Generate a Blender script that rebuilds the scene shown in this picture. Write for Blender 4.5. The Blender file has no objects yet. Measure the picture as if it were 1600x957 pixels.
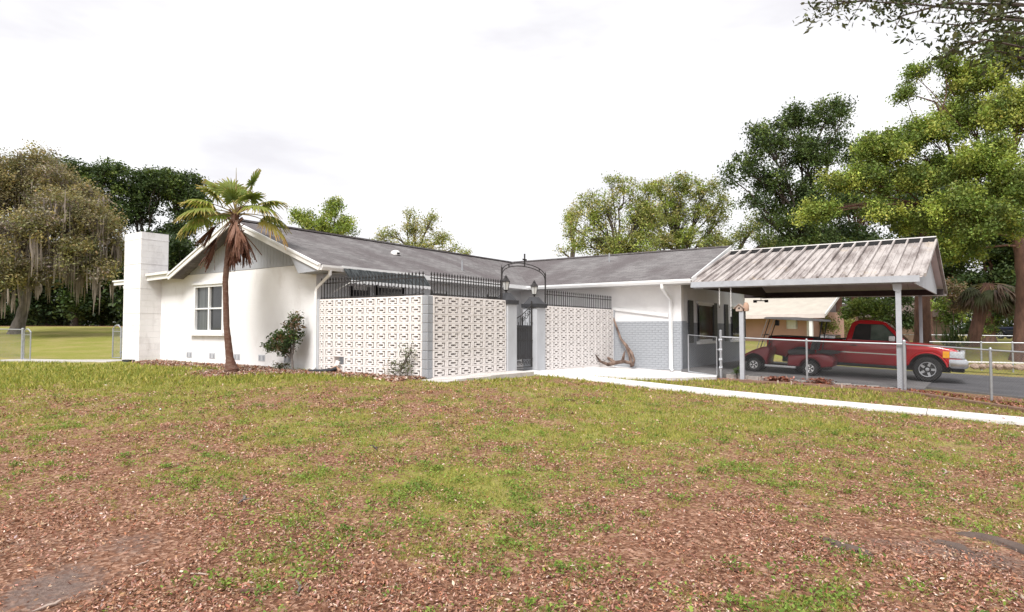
import bpy, bmesh, math, random
import numpy as np
from mathutils import Vector, Matrix

# ------------------------------------------------------------------ camera
# world axes: X runs along the gabled street front of the house, Y into the lot, Z up; origin = corner pillar of the block wall
F_PX, YAW, HOR = 970.0, math.radians(34.5), 514.0
PITCH = math.atan((HOR - 478.5) / F_PX)
CU = np.array([math.cos(YAW), -math.sin(YAW)]); CV = np.array([math.sin(YAW), math.cos(YAW)])
_O = np.array([(668 - 800) / F_PX * 13.8, 13.8])
CAM = np.array([-_O @ CU, -_O @ CV, (591 - HOR) / F_PX * 13.8])
sc = bpy.context.scene
col = sc.collection
cd = bpy.data.cameras.new('camera'); co = bpy.data.objects.new('camera', cd); col.objects.link(co)
cd.sensor_fit = 'HORIZONTAL'; cd.sensor_width = 36; cd.lens = F_PX / 1600 * 36; cd.clip_start = .05; cd.clip_end = 3000
co.location = CAM; co.rotation_euler = (math.pi / 2 + PITCH, 0, YAW); sc.camera = co

# ------------------------------------------------------------------ sky, sun, exposure
SUN_EL, SUN_AZ = math.radians(52), math.radians(166)      # azimuth of the sun: compass-like from +Y clockwise
EXPO = 1.60
w = bpy.data.worlds.new('World'); sc.world = w; w.use_nodes = True
nt = w.node_tree; nt.nodes.clear()
def N(t, **k):
    n = nt.nodes.new(t)
    for a, b in k.items(): setattr(n, a, b)
    return n
out = N('ShaderNodeOutputWorld'); bg = N('ShaderNodeBackground'); bg.inputs['Strength'].default_value = 0.10
sky = N('ShaderNodeTexSky', sky_type='NISHITA'); sky.sun_disc = False
sky.sun_elevation = SUN_EL; sky.sun_rotation = SUN_AZ; sky.air_density = 1.0; sky.dust_density = 2.0
tc = N('ShaderNodeTexCoord'); mp = N('ShaderNodeMapping'); mp.inputs['Scale'].default_value = (1.0, 1.0, 3.4)
no = N('ShaderNodeTexNoise'); no.inputs['Scale'].default_value = 2.3; no.inputs['Detail'].default_value = 5; no.inputs['Roughness'].default_value = .55
cr = N('ShaderNodeValToRGB'); cr.color_ramp.elements[0].position = .33; cr.color_ramp.elements[1].position = .58
cr.color_ramp.elements[0].color = (3.02, 2.95, 3.06, 1); cr.color_ramp.elements[1].color = (4.0, 3.98, 3.98, 1)
mx = N('ShaderNodeMix', data_type='RGBA'); mx.inputs[0].default_value = .96
L = nt.links.new
L(tc.outputs['Generated'], mp.inputs['Vector']); L(mp.outputs[0], no.inputs['Vector']); L(no.outputs['Fac'], cr.inputs[0])
L(sky.outputs[0], mx.inputs[6]); L(cr.outputs[0], mx.inputs[7]); L(mx.outputs[2], bg.inputs['Color']); L(bg.outputs[0], out.inputs[0])
sd = bpy.data.lights.new('sun', 'SUN'); sd.energy = 1.5; sd.angle = math.radians(22); sd.color = (1, .972, .935)
so = bpy.data.objects.new('sun', sd); col.objects.link(so)
_sd = Vector((math.sin(SUN_AZ) * math.cos(SUN_EL), math.cos(SUN_AZ) * math.cos(SUN_EL), math.sin(SUN_EL)))
so.rotation_euler = _sd.to_track_quat('Z', 'Y').to_euler(); so.location = (0, -20, 30)
vs = sc.view_settings; vs.view_transform = 'Standard'; vs.look = 'None'; vs.exposure = EXPO; vs.gamma = 1; vs.use_curve_mapping = False
sc.render.engine = 'CYCLES'; sc.cycles.max_bounces = 6; sc.cycles.transparent_max_bounces = 8

# ------------------------------------------------------------------ coordinates
def at(px, D, py=None):
    """site position of something measured in the photograph at pixel column px (row py) and D metres away"""
    x = (px - 800) / F_PX; fy = math.cos(PITCH); fz = math.sin(PITCH)
    y = 0 if py is None else -(py - 478.5) / F_PX
    d = np.array([x, fy - y * fz, fz + y * fy]); t = D / d[1]
    p = CAM.copy()
    p[0] = CAM[0] + t * (d[0] * CU[0] + d[1] * CU[1]); p[1] = CAM[1] + t * (d[0] * CV[0] + d[1] * CV[1]); p[2] = CAM[2] + t * d[2]
    return p
def camspace(a, b):
    """right / forward distances of site points from the camera position"""
    da, db = a - CAM[0], b - CAM[1]
    return da * CU[0] + db * CV[0], da * CU[1] + db * CV[1]

# ------------------------------------------------------------------ terrain
_g = [(0, 0, 0), (-2, -.2, 0), (-3.85, -.1, 0), (-7.5, -.2, .02), (-11.7, -.1, .03), (-12.9, -.7, .05), (-19.8, -1.2, -.14), (-14.5, 0, 0), (-17, -3, -.12),
      (-24, -2, 0), (-8, -4, -.12), (-3, -5, -.2), (2, -3, -.15), (0.5, 3.5, -.08), (0, 9.5, -.26), (2.5, 9.2, -.32), (3.8, 9, -.46), (6.2, 8.9, -.48), (8.5, 8.9, -.54),
      (8.5, 8.3, -.52), (4.1, 8.3, -.46), (10.4, 7.7, -.62), (10.8, 6, -.6), (2, 3.7, -.2), (5, 3.7, -.35), (10.6, 3.4, -.52), (7, 6, -.42), (9.4, -10.3, -.5),
      (6, -8, -.45), (2, -8, -.42), (-2, -9, -.4), (12, -4, -.52), (9.5, -4, -.47), (6, -2, -.35), (9, 1, -.45), (14, 3.5, -.6), (-6, -9, -.35), (10, 13, -.75), (5, 13, -.65), (14, 10, -.8),
      (12, 18, -.72), (-2, 2.5, -.22), (-2, 5, -.3), (-2, 8.3, -.45), (-3.5, 6, -.35), (-.6, 8, -.4), (-.5, 2, -.18), (8.9, 9.9, -.53), (10, 9.4, -.57), (11.2, 8.8, -.61), (12.5, 8.0, -.64), (14, 7.0, -.66), (20, 12, -.8), (11, 24.5, -.72), (14, 25.5, -.72), (11.2, 28, -.1), (16, 29, -.1), (3, 24, -.3), (-4, 20, .1), (20, 40, .0), (10, 45, .0), (30, 60, .05), (0, 45, .3), (5, -25, -.6), (30, -10, -.7),
      (-25, -20, -.2), (-30, 5, .3), (-20, 30, .7)]
for px, D, z in [(30, 40, .78), (110, 40, .72), (190, 44, .85), (100, 56, 1.32), (-40, 56, 1.32), (190, 58, 1.35), (60, 30, .12), (150, 30, .15), (100, 70, 1.4), (300, 70, 1.3), (-100, 35, .4)]:
    p = at(px, D); _g.append((p[0], p[1], z))
for k in range(12):
    th = k * math.pi / 6; _g.append((400 * math.cos(th), 400 * math.sin(th), .6))
_g = np.array(_g, float)
def _tps(r2): return np.where(r2 > 1e-9, r2 * np.log(np.maximum(r2, 1e-9)), 0)
_n = len(_g); _K = _tps(((_g[:, None, :2] - _g[None, :, :2]) ** 2).sum(-1)) + np.eye(_n) * 3.0
_Pm = np.c_[np.ones(_n), _g[:, :2]]
_W = np.linalg.solve(np.block([[_K, _Pm], [_Pm.T, np.zeros((3, 3))]]), np.r_[_g[:, 2], 0, 0, 0])
def G(a, b):
    a = np.asarray(a, float); b = np.asarray(b, float); sh = a.shape
    q = np.stack([a.ravel(), b.ravel()], 1); o = np.zeros(len(q))
    for i in range(0, len(q), 40000):
        s = q[i:i + 40000]; o[i:i + 40000] = _tps(((s[:, None] - _g[None, :, :2]) ** 2).sum(-1)) @ _W[:_n] + _W[_n] + s @ _W[_n + 1:]
    return o.reshape(sh)
def g1(a, b): return float(G(np.array([a]), np.array([b]))[0])

def vnoise(x, y, seed=0):
    xi = np.floor(x).astype(np.int64); yi = np.floor(y).astype(np.int64); fx = x - xi; fy = y - yi
    fx = fx * fx * (3 - 2 * fx); fy = fy * fy * (3 - 2 * fy)
    def h(i, j):
        n = (i * 374761393 + j * 668265263 + seed * 974634777) & 0x7fffffff
        n = ((n ^ (n >> 13)) * 1274126177) & 0x7fffffff
        return ((n ^ (n >> 16)) & 0xffff) / 65535.
    return (h(xi, yi) * (1 - fx) + h(xi + 1, yi) * fx) * (1 - fy) + (h(xi, yi + 1) * (1 - fx) + h(xi + 1, yi + 1) * fx) * fy
def fbm(x, y, seed=0, o=4):
    s = 0; a = .5
    for k in range(o): s = s + a * vnoise(x * 2 ** k, y * 2 ** k, seed + k); a *= .5
    return s / (1 - .5 ** o)

# ------------------------------------------------------------------ materials
MATS = {}
def srgb(r, g, b):
    f = lambda c: (c / 255 / 12.92) if c / 255 <= .04045 else ((c / 255 + .055) / 1.055) ** 2.4
    return (f(r), f(g), f(b))
class NT:
    def __init__(s, name):
        s.m = bpy.data.materials.new(name); s.m.use_nodes = True; s.t = s.m.node_tree; s.t.nodes.clear()
        s.o = s.n('ShaderNodeOutputMaterial')
    def n(s, t, **k):
        x = s.t.nodes.new(t)
        for a, b in k.items():
            if a.startswith('i_'): x.inputs[a[2:].replace('_', ' ')].default_value = b
            else: setattr(x, a, b)
        return x
    def l(s, a, b): s.t.links.new(a, b)
    def coord(s, scale=(1, 1, 1), kind='Object', rot=(0, 0, 0)):
        c = s.n('ShaderNodeTexCoord'); m = s.n('ShaderNodeMapping'); m.inputs['Scale'].default_value = scale; m.inputs['Rotation'].default_value = rot
        s.l(c.outputs[kind], m.inputs[0]); return m.outputs[0]
    def noise(s, scale, detail=4, rough=.55, co=None, stretch=(1, 1, 1)):
        x = s.n('ShaderNodeTexNoise'); x.inputs['Scale'].default_value = scale; x.inputs['Detail'].default_value = detail; x.inputs['Roughness'].default_value = rough
        s.l(co if co is not None else s.coord(stretch), x.inputs['Vector']); return x.outputs['Fac']
    def ramp(s, f, stops):
        x = s.n('ShaderNodeValToRGB'); e = x.color_ramp.elements
        while len(e) < len(stops): e.new(.5)
        for k, (p, c) in enumerate(stops):
            e[k].position = p; e[k].color = (*c, 1) if len(c) == 3 else c
        s.l(f, x.inputs[0]); return x.outputs[0]
    def mix(s, f, a, b, mode='MIX'):
        x = s.n('ShaderNodeMix', data_type='RGBA', blend_type=mode)
        if isinstance(f, (int, float)): x.inputs[0].default_value = f
        else: s.l(f, x.inputs[0])
        for v, i in ((a, 6), (b, 7)):
            if isinstance(v, tuple): x.inputs[i].default_value = (*v, 1) if len(v) == 3 else v
            else: s.l(v, x.inputs[i])
        return x.outputs[2]
    def math(s, op, a, b=0.0):
        x = s.n('ShaderNodeMath', operation=op)
        for v, i in ((a, 0), (b, 1)):
            if isinstance(v, (int, float)): x.inputs[i].default_value = v
            else: s.l(v, x.inputs[i])
        return x.outputs[0]
    def bsdf(s, color, rough=.7, metal=0, bump=None, bs=.3, bd=.01, spec=.5, coat=0):
        p = s.n('ShaderNodeBsdfPrincipled'); p.inputs['Roughness'].default_value = rough if isinstance(rough, (int, float)) else .5
        if not isinstance(rough, (int, float)): s.l(rough, p.inputs['Roughness'])
        p.inputs['Metallic'].default_value = metal; p.inputs['Specular IOR Level'].default_value = spec; p.inputs['Coat Weight'].default_value = coat
        if isinstance(color, tuple): p.inputs['Base Color'].default_value = (*color, 1)
        else: s.l(color, p.inputs['Base Color'])
        if bump is not None:
            b = s.n('ShaderNodeBump'); b.inputs['Strength'].default_value = bs; b.inputs['Distance'].default_value = bd
            s.l(bump, b.inputs['Height']); s.l(b.outputs[0], p.inputs['Normal'])
        s.l(p.outputs[0], s.o.inputs[0]); return p
def M(name, c1, c2=None, scale=6, rough=.7, metal=0, bscale=60, bs=.25, bd=.004, stretch=(1, 1, 1), lo=.35, hi=.65, spec=.4, dirt=None, dscale=1.5, dlo=.55, dhi=.75, coat=0):
    if name in MATS: return MATS[name]
    t = NT(name); c2 = c2 or tuple(x * .82 for x in c1)
    c = t.ramp(t.noise(scale, 5, .6, stretch=stretch), [(lo, c1), (hi, c2)])
    if dirt: c = t.mix(t.ramp(t.noise(dscale, 6, .65, stretch=stretch), [(dlo, (0, 0, 0)), (dhi, (1, 1, 1))]), c, dirt)
    t.bsdf(c, rough, metal, t.noise(bscale, 3, .6), bs, bd, spec, coat); MATS[name] = t.m; return t.m

M('stucco', (.84, .83, .825), (.76, .75, .75), 1.3, .85, bscale=38, bs=.5, bd=.01, dirt=(.66, .64, .63), dscale=.9, dlo=.58, dhi=.85)
def mk_painted_block(name, c1, c2, bw, bh, dirt, bst=.7):
    t = NT(name); co = t.coord()
    br = t.n('ShaderNodeTexBrick'); br.inputs['Scale'].default_value = 1; br.inputs['Mortar Size'].default_value = .006; br.inputs['Brick Width'].default_value = bw; br.inputs['Row Height'].default_value = bh
    br.inputs['Color1'].default_value = (1, 1, 1, 1); br.inputs['Color2'].default_value = (.9, .9, .9, 1); br.inputs['Mortar'].default_value = (0, 0, 0, 1); br.inputs['Mortar Smooth'].default_value = .6
    sp = t.n('ShaderNodeSeparateXYZ'); cb = t.n('ShaderNodeCombineXYZ'); t.l(co, sp.inputs[0]); t.l(t.math('ADD', sp.outputs[0], sp.outputs[1]), cb.inputs[0]); t.l(sp.outputs[2], cb.inputs[1]); t.l(cb.outputs[0], br.inputs['Vector'])
    c = t.ramp(t.noise(1.2, 5), [(.3, c1), (.75, c2)])
    c = t.mix(t.ramp(t.noise(1.6, 7, .7, stretch=(1, 1, .45)), [(.54, (0, 0, 0)), (.82, (.7, .7, .7))]), c, dirt)
    h = t.math('ADD', br.outputs['Color'], t.math('MULTIPLY', t.noise(45, 4), .6))
    t.bsdf(c, .85, 0, h, bst, .009, .3); MATS[name] = t.m
mk_painted_block('painted_block', (.84, .83, .83), (.79, .775, .77), .4, .2, (.6, .56, .54), .28)
mk_painted_block('chimney_block', (.84, .83, .83), (.77, .75, .745), .4, .2, (.36, .33, .31))
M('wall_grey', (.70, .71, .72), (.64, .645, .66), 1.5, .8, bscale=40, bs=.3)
M('siding_grey', (.40, .415, .445), (.36, .37, .40), 3, .7, stretch=(1, 1, .2), bscale=30)
M('trim_white', (.80, .79, .775), (.70, .685, .67), 3, .55, dirt=(.5, .46, .42), dscale=5, dlo=.62, dhi=.85)
M('trim_clean', (.82, .82, .82), (.76, .76, .755), 4, .5)
M('soffit', (.62, .61, .60), (.55, .54, .53), 3, .7)
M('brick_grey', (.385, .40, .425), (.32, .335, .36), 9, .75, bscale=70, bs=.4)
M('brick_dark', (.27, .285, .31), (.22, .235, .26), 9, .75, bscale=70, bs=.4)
M('mortar_grey', (.36, .375, .40), None, 20, .9)
M('block_pink', (.84, .805, .785), (.77, .73, .71), 3, .85, bscale=80, bs=.3, dirt=(.52, .41, .35), dscale=2.4, dlo=.60, dhi=.82)
M('mortar_pink', (.74, .69, .66), (.66, .60, .57), 5, .9)
M('pillar_grey', (.49, .505, .53), (.43, .44, .465), 2.5, .8, bscale=30, bs=.4, dirt=(.42, .42, .43), dscale=2.5, stretch=(1, 1, .5))
M('block_grey', (.34, .355, .38), (.28, .29, .31), 4, .85, bscale=50, bs=.5, dirt=(.30, .22, .17), dscale=1.6, dlo=.58, dhi=.8, stretch=(1, 1, .35))
M('iron', (.022, .021, .022), (.035, .03, .028), 20, .5, bscale=90, spec=.4)
M('cap_black', (.05, .05, .055), (.03, .03, .033), 4, .45)
M('lantern_glass', (.62, .62, .60), (.55, .55, .54), 6, .25)
M('galv', (.44, .45, .47), (.36, .37, .39), 12, .42, .6, bscale=60, bs=.05)
M('wire', (.22, .225, .235), (.16, .165, .17), 5, .55, .3)
M('post_grey', (.42, .435, .465), (.36, .37, .40), 3, .6, bscale=30, dirt=(.25, .24, .23), dscale=5, dlo=.6, dhi=.8)
M('concrete_white', (.72, .705, .70), (.62, .60, .595), 1.1, .85, bscale=90, bs=.25, dirt=(.40, .35, .31), dscale=3.2, dlo=.56, dhi=.8)
M('concrete_path', (.50, .48, .46), (.40, .38, .36), 1.6, .9, bscale=90, bs=.3, dirt=(.28, .24, .20), dscale=3)
M('paver', (.60, .56, .53), (.48, .45, .43), 2.5, .9, bscale=70, bs=.4, dirt=(.33, .28, .25), dscale=3)
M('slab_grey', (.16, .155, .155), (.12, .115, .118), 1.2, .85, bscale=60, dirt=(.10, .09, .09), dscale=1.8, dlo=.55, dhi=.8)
M('edging_block', (.40, .36, .33), (.27, .24, .22), 4, .9, bscale=60, bs=.5)
M('asphalt', (.085, .083, .09), (.062, .06, .066), 1.3, .85, bscale=140, bs=.5, bd=.006)
M('timber', (.27, .17, .12), (.17, .10, .075), 6, .85, stretch=(.3, 3, 3), bscale=40, bs=.4)
M('cedar', (.46, .37, .31), (.34, .26, .22), 8, .85)
M('dark_glass', (.018, .02, .022), (.03, .032, .034), 1.2, .06, spec=.6, bs=0)
M('curtain', (.11, .12, .12), (.045, .05, .055), 3, .2, stretch=(8, 8, .15), bs=0, spec=.6)
M('shutter', (.045, .047, .052), (.035, .036, .04), 5, .55)
M('dark_door', (.04, .042, .046), (.03, .03, .034), 3, .5)
M('awning_dark', (.022, .025, .026), (.075, .082, .085), 4, .85, spec=.15, stretch=(1, 5, 1), lo=.4, hi=.6)
M('beam_dark', (.055, .04, .038), (.04, .03, .028), 6, .75)
M('ceiling_tan', (.70, .62, .60), (.62, .55, .53), 2, .7)
M('bark', (.105, .082, .068), (.055, .042, .035), 9, .95, stretch=(1, 1, .25), bscale=25, bs=.9, bd=.03)
M('bark_red', (.16, .085, .06), (.085, .045, .034), 7, .95, stretch=(1, 1, .3), bscale=25, bs=.9, bd=.03)
M('bark_grey', (.19, .165, .15), (.10, .085, .077), 7, .95, stretch=(1, 1, .3), bscale=25, bs=.9, bd=.03)
M('palm_trunk', (.12, .055, .036), (.19, .125, .095), 7, .95, stretch=(1, 1, 2.2), bscale=30, bs=1, bd=.03, lo=.42, hi=.70)
M('driftwood', (.24, .17, .135), (.07, .042, .032), 4.5, .9, stretch=(1, 1, .6), bscale=25, bs=.9, bd=.02, lo=.38, hi=.62)
M('stone', (.45, .34, .28), (.30, .22, .18), 3, .9, bscale=14, bs=.6, bd=.03)
M('truck_red', (.40, .007, .012), (.35, .006, .010), 2, .22, coat=.6, bs=0, spec=.5)
M('cart_red', (.17, .006, .012), (.14, .005, .010), 2, .3, coat=.3, bs=0)
M('rubber', (.014, .014, .015), (.022, .021, .021), 10, .85)
M('black_plastic', (.016, .016, .017), (.022, .022, .023), 8, .6)
M('chrome', (.62, .63, .65), (.5, .51, .53), 6, .2, .9, bs=0)
M('alloy', (.50, .51, .53), (.42, .43, .45), 8, .32, .75, bs=0)
M('white_plastic', (.74, .74, .74), (.66, .66, .66), 8, .4)
M('lens_clear', (.55, .57, .59), (.36, .38, .41), 9, .15, bs=0)
M('glass_green', (.05, .075, .062), (.10, .13, .11), 3, .05, bs=0, spec=.8)  # trees seen through and reflected in the pane, painted as lighter green
M('lens_amber', (.75, .33, .02), None, 9, .2, bs=0)
M('lens_red', (.55, .01, .015), None, 9, .2, bs=0)
M('navy', (.014, .02, .045), (.012, .016, .036), 2, .3, coat=.3, bs=0)
M('pink_stucco', (.52, .32, .26), (.47, .285, .235), 2, .85)
M('tan_roof', (.50, .46, .40), (.44, .40, .35), 2, .8)
M('brown_wall', (.20, .13, .09), (.15, .10, .07), 2, .85)
M('brown_roof', (.16, .12, .10), (.12, .09, .08), 3, .85)
M('moss', (.27, .225, .19), (.18, .15, .125), 2, .95)
M('hose_black', (.02, .022, .027), None, 6, .5)
M('clay', (.50, .33, .24), (.40, .26, .19), 6, .85)
M('soil', (.12, .085, .07), (.075, .055, .047), 6, .95, bscale=30, bs=.7, bd=.02)

def mk_shingle(name, axis):
    t = NT(name)
    co = t.coord(); sp = t.n('ShaderNodeSeparateXYZ'); t.l(co, sp.inputs[0]); cb = t.n('ShaderNodeCombineXYZ')
    t.l(sp.outputs[1 - axis], cb.inputs[0]); t.l(sp.outputs[axis], cb.inputs[1])
    br = t.n('ShaderNodeTexBrick'); br.inputs['Scale'].default_value = 1; br.inputs['Brick Width'].default_value = .32; br.inputs['Row Height'].default_value = .135; br.inputs['Mortar Size'].default_value = .008
    br.inputs['Color1'].default_value = (.0, .0, .0, 1); br.inputs['Color2'].default_value = (1, 1, 1, 1); br.inputs['Mortar'].default_value = (.5, .5, .5, 1)
    t.l(cb.outputs[0], br.inputs['Vector'])
    base = t.ramp(br.outputs['Color'], [(0, (.105, .098, .100)), (.5, (.145, .137, .139)), (1, (.19, .18, .181))])
    st = t.ramp(t.noise(.75, 6, .62, stretch=((1, .35, 1) if axis == 1 else (.35, 1, 1))), [(.42, (0, 0, 0)), (.60, (1, 1, 1))])
    c = t.mix(t.math('MULTIPLY', st, .8), base, (.062, .047, .052))
    c = t.mix(br.outputs['Fac'], c, (.07, .062, .063))
    c = t.mix(t.ramp(t.noise(60, 3), [(.35, (0, 0, 0)), (.7, (.35, .35, .35))]), c, (.33, .31, .30))
    t.bsdf(c, .92, 0, t.math('ADD', t.math('MULTIPLY', br.outputs['Fac'], -1.), t.math('MULTIPLY', t.noise(50, 3), .6)), .6, .012, .2); MATS[name] = t.m
mk_shingle('shingle_x', 0); mk_shingle('shingle_y', 1)

def mk_metal_roof():
    t = NT('metal_roof')
    c = t.ramp(t.noise(1.1, 4), [(.3, (.46, .42, .40)), (.7, (.39, .355, .34))])
    s = t.ramp(t.noise(1.4, 8, .72, stretch=(2.6, .5, .5)), [(.43, (0, 0, 0)), (.62, (1, 1, 1))])
    c = t.mix(t.math('MULTIPLY', s, .85), c, (.15, .12, .112))
    s2 = t.ramp(t.noise(.8, 6, .7), [(.60, (0, 0, 0)), (.78, (.8, .8, .8))])
    c = t.mix(s2, c, (.47, .36, .21))
    t.bsdf(c, .6, 0, t.noise(20, 3), .1, .004, .35); MATS['metal_roof'] = t.m
mk_metal_roof()

def leaf_mat(name, trans=.3, rough=.55, spec=.25):
    t = NT(name); a = t.n('ShaderNodeAttribute', attribute_name='Col')
    d = t.n('ShaderNodeBsdfPrincipled'); d.inputs['Roughness'].default_value = rough; d.inputs['Specular IOR Level'].default_value = spec
    tr = t.n('ShaderNodeBsdfTranslucent'); ms = t.n('ShaderNodeMixShader'); ms.inputs[0].default_value = trans
    t.l(a.outputs[0], d.inputs['Base Color'])
    bright = t.mix(1.0, a.outputs[0], (1.25, 1.25, .8, 1), 'MULTIPLY'); t.l(bright, tr.inputs[0])
    t.l(d.outputs[0], ms.inputs[1]); t.l(tr.outputs[0], ms.inputs[2]); t.l(ms.outputs[0], t.o.inputs[0]); MATS[name] = t.m
leaf_mat('leaf', .24); leaf_mat('litter', .08, .8, .1); leaf_mat('grass_blade', .25, .7, .15)

def mk_ground():
    t = NT('lawn')
    ag = t.n('ShaderNodeAttribute', attribute_name='grass').outputs['Fac']; asl = t.n('ShaderNodeAttribute', attribute_name='soil').outputs['Fac']
    vo = t.n('ShaderNodeTexVoronoi'); vo.inputs['Scale'].default_value = 44; t.l(t.coord(), vo.inputs['Vector'])
    sp = t.n('ShaderNodeSeparateColor'); t.l(vo.outputs['Color'], sp.inputs[0])
    lit = t.ramp(sp.outputs[0], [(0, (.075, .034, .020)), (.35, (.18, .090, .055)), (.7, (.33, .18, .118)), (1, (.52, .34, .25))])
    lit = t.mix(t.ramp(t.noise(9, 6, .7), [(.35, (0, 0, 0)), (.65, (.8, .8, .8))]), lit, (.15, .070, .043))
    gr = t.ramp(t.noise(38, 5, .7), [(.25, (.085, .095, .02)), (.5, (.20, .205, .042)), (.75, (.33, .31, .08))])
    gr = t.mix(t.ramp(t.noise(.55, 6, .65), [(.42, (0, 0, 0)), (.64, (.75, .75, .75))]), gr, (.30, .25, .10))
    so = t.ramp(t.noise(34, 8, .8), [(.28, (.075, .052, .045)), (.5, (.155, .118, .104)), (.72, (.26, .205, .185))])
    n = t.noise(22, 6, .8)
    fac = t.math('ADD', ag, t.math('MULTIPLY', t.math('SUBTRACT', n, .5), 3.0))
    c = t.mix(t.ramp(fac, [(.38, (0, 0, 0)), (.60, (1, 1, 1))]), lit, gr)
    fs = t.math('ADD', asl, t.math('MULTIPLY', t.math('SUBTRACT', t.noise(11, 6, .75), .5), 1.5))
    c = t.mix(t.ramp(fs, [(.36, (0, 0, 0)), (.75, (.85, .85, .85))]), c, so)
    h = t.math('ADD', t.noise(70, 5, .75), t.math('MULTIPLY', vo.outputs['Distance'], .5))
    t.bsdf(c, .95, 0, h, .7, .014, .1); MATS['lawn'] = t.m
mk_ground()

# ------------------------------------------------------------------ mesh helpers
class MB:
    def __init__(s): s.v = []; s.f = []
    def add(s, vs, fs):
        o = len(s.v); s.v += [tuple(p) for p in vs]; s.f += [tuple(i + o for i in f) for f in fs]; return s
    def box(s, x0, x1, y0, y1, z0, z1):
        return s.add([(x, y, z) for z in (z0, z1) for x, y in ((x0, y0), (x1, y0), (x1, y1), (x0, y1))],
                     [(3, 2, 1, 0), (4, 5, 6, 7), (0, 1, 5, 4), (1, 2, 6, 5), (2, 3, 7, 6), (3, 0, 4, 7)])
    def beam(s, p, q, wd, ht, up=(0, 0, 1)):
        p = Vector(p); q = Vector(q); d = (q - p).normalized(); up = Vector(up)
        sd = d.cross(up)
        if sd.length < 1e-4: sd = d.cross(Vector((1, 0, 0)))
        sd.normalize(); u = sd.cross(d); v = []
        for e in (p, q):
            for i, j in ((-1, -1), (1, -1), (1, 1), (-1, 1)): v.append(e + sd * (i * wd / 2) + u * (j * ht / 2))
        return s.add(v, [(3, 2, 1, 0), (4, 5, 6, 7), (0, 1, 5, 4), (1, 2, 6, 5), (2, 3, 7, 6), (3, 0, 4, 7)])
    def tube(s, pts, r, n=8, cap=True):
        pts = [Vector(p) for p in pts]; r = [r] * len(pts) if isinstance(r, (int, float)) else list(r)
        o = len(s.v); pv = None
        for i, p in enumerate(pts):
            d = (pts[min(i + 1, len(pts) - 1)] - pts[max(i - 1, 0)]).normalized()
            if pv is None: pv = d.orthogonal().normalized()
            pv = (pv - d * pv.dot(d))
            if pv.length < 1e-5: pv = d.orthogonal()
            pv.normalize(); q = d.cross(pv)
            for k in range(n):
                a = 2 * math.pi * k / n; s.v.append(tuple(p + (pv * math.cos(a) + q * math.sin(a)) * r[i]))
        for i in range(len(pts) - 1):
            for k in range(n):
                a = o + i * n + k; b = o + i * n + (k + 1) % n; s.f.append((a, b, b + n, a + n))
        if cap:
            s.f.append(tuple(o + k for k in reversed(range(n)))); s.f.append(tuple(o + (len(pts) - 1) * n + k for k in range(n)))
        return s
    def prism(s, poly, axis, lo, hi):
        """poly of 2-D points extruded along axis (0,1,2) from lo to hi"""
        n = len(poly); v = []
        for h in (lo, hi):
            for a, b in poly:
                c = [a, b]; c.insert(axis, h); v.append(tuple(c))
        return s.add(v, [tuple(range(n)), tuple(reversed(range(n, 2 * n)))] + [(i, (i + 1) % n, n + (i + 1) % n, n + i) for i in range(n)])
    def lathe(s, prof, n=16, c=(0, 0, 0), axis=2):
        o = len(s.v)
        for r, h in prof:
            for k in range(n):
                a = 2 * math.pi * k / n; p = [r * math.cos(a), r * math.sin(a)]; p.insert(axis, h)
                s.v.append((p[0] + c[0], p[1] + c[1], p[2] + c[2]))
        for i in range(len(prof) - 1):
            for k in range(n):
                a = o + i * n + k; b = o + i * n + (k + 1) % n; s.f.append((a, b, b + n, a + n))
        s.f.append(tuple(o + k for k in range(n))); s.f.append(tuple(o + (len(prof) - 1) * n + k for k in range(n)))
        return s
    def mesh(s, name, smooth=False, bevel=0, seg=2):
        me = bpy.data.meshes.new(name); me.from_pydata(s.v, [], s.f)
        bm = bmesh.new(); bm.from_mesh(me)
        bmesh.ops.recalc_face_normals(bm, faces=bm.faces)
        if bevel:
            es = [e for e in bm.edges if len(e.link_faces) == 2 and e.calc_face_angle(0) > .5]
            bmesh.ops.bevel(bm, geom=es, offset=bevel, segments=seg, affect='EDGES', profile=.6, clamp_overlap=True)
        bm.to_mesh(me); bm.free()
        if smooth:
            me.shade_smooth()
            try: me.set_sharp_from_angle(angle=math.radians(38))
            except Exception: pass
        return me
    def build(s, name, m, parent=None, smooth=False, bevel=0, seg=2):
        return put(name, s.mesh(name, smooth, bevel, seg), m, parent)
def put(name, me, m, parent=None):
    if m and not me.materials: me.materials.append(MATS[m] if isinstance(m, str) else m)
    o = bpy.data.objects.new(name, me); col.objects.link(o)
    if parent: o.parent = parent
    return o
def tag(o, label=None, cat=None, group=None, kind=None):
    for k, v in (('label', label), ('category', cat), ('group', group), ('kind', kind)):
        if v: o[k] = v
    return o
def thing(name, label, cat, loc=(0, 0, 0), rz=0, group=None):
    e = bpy.data.objects.new(name, None); col.objects.link(e); e.location = loc; e.rotation_euler = (0, 0, rz); e.empty_display_size = .2
    return tag(e, label, cat, group)
def struct(o): o['kind'] = 'structure'; return o
def box(name, m, parent, *b, bevel=0): return MB().box(*b).build(name, m, parent, bevel=bevel)
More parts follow.
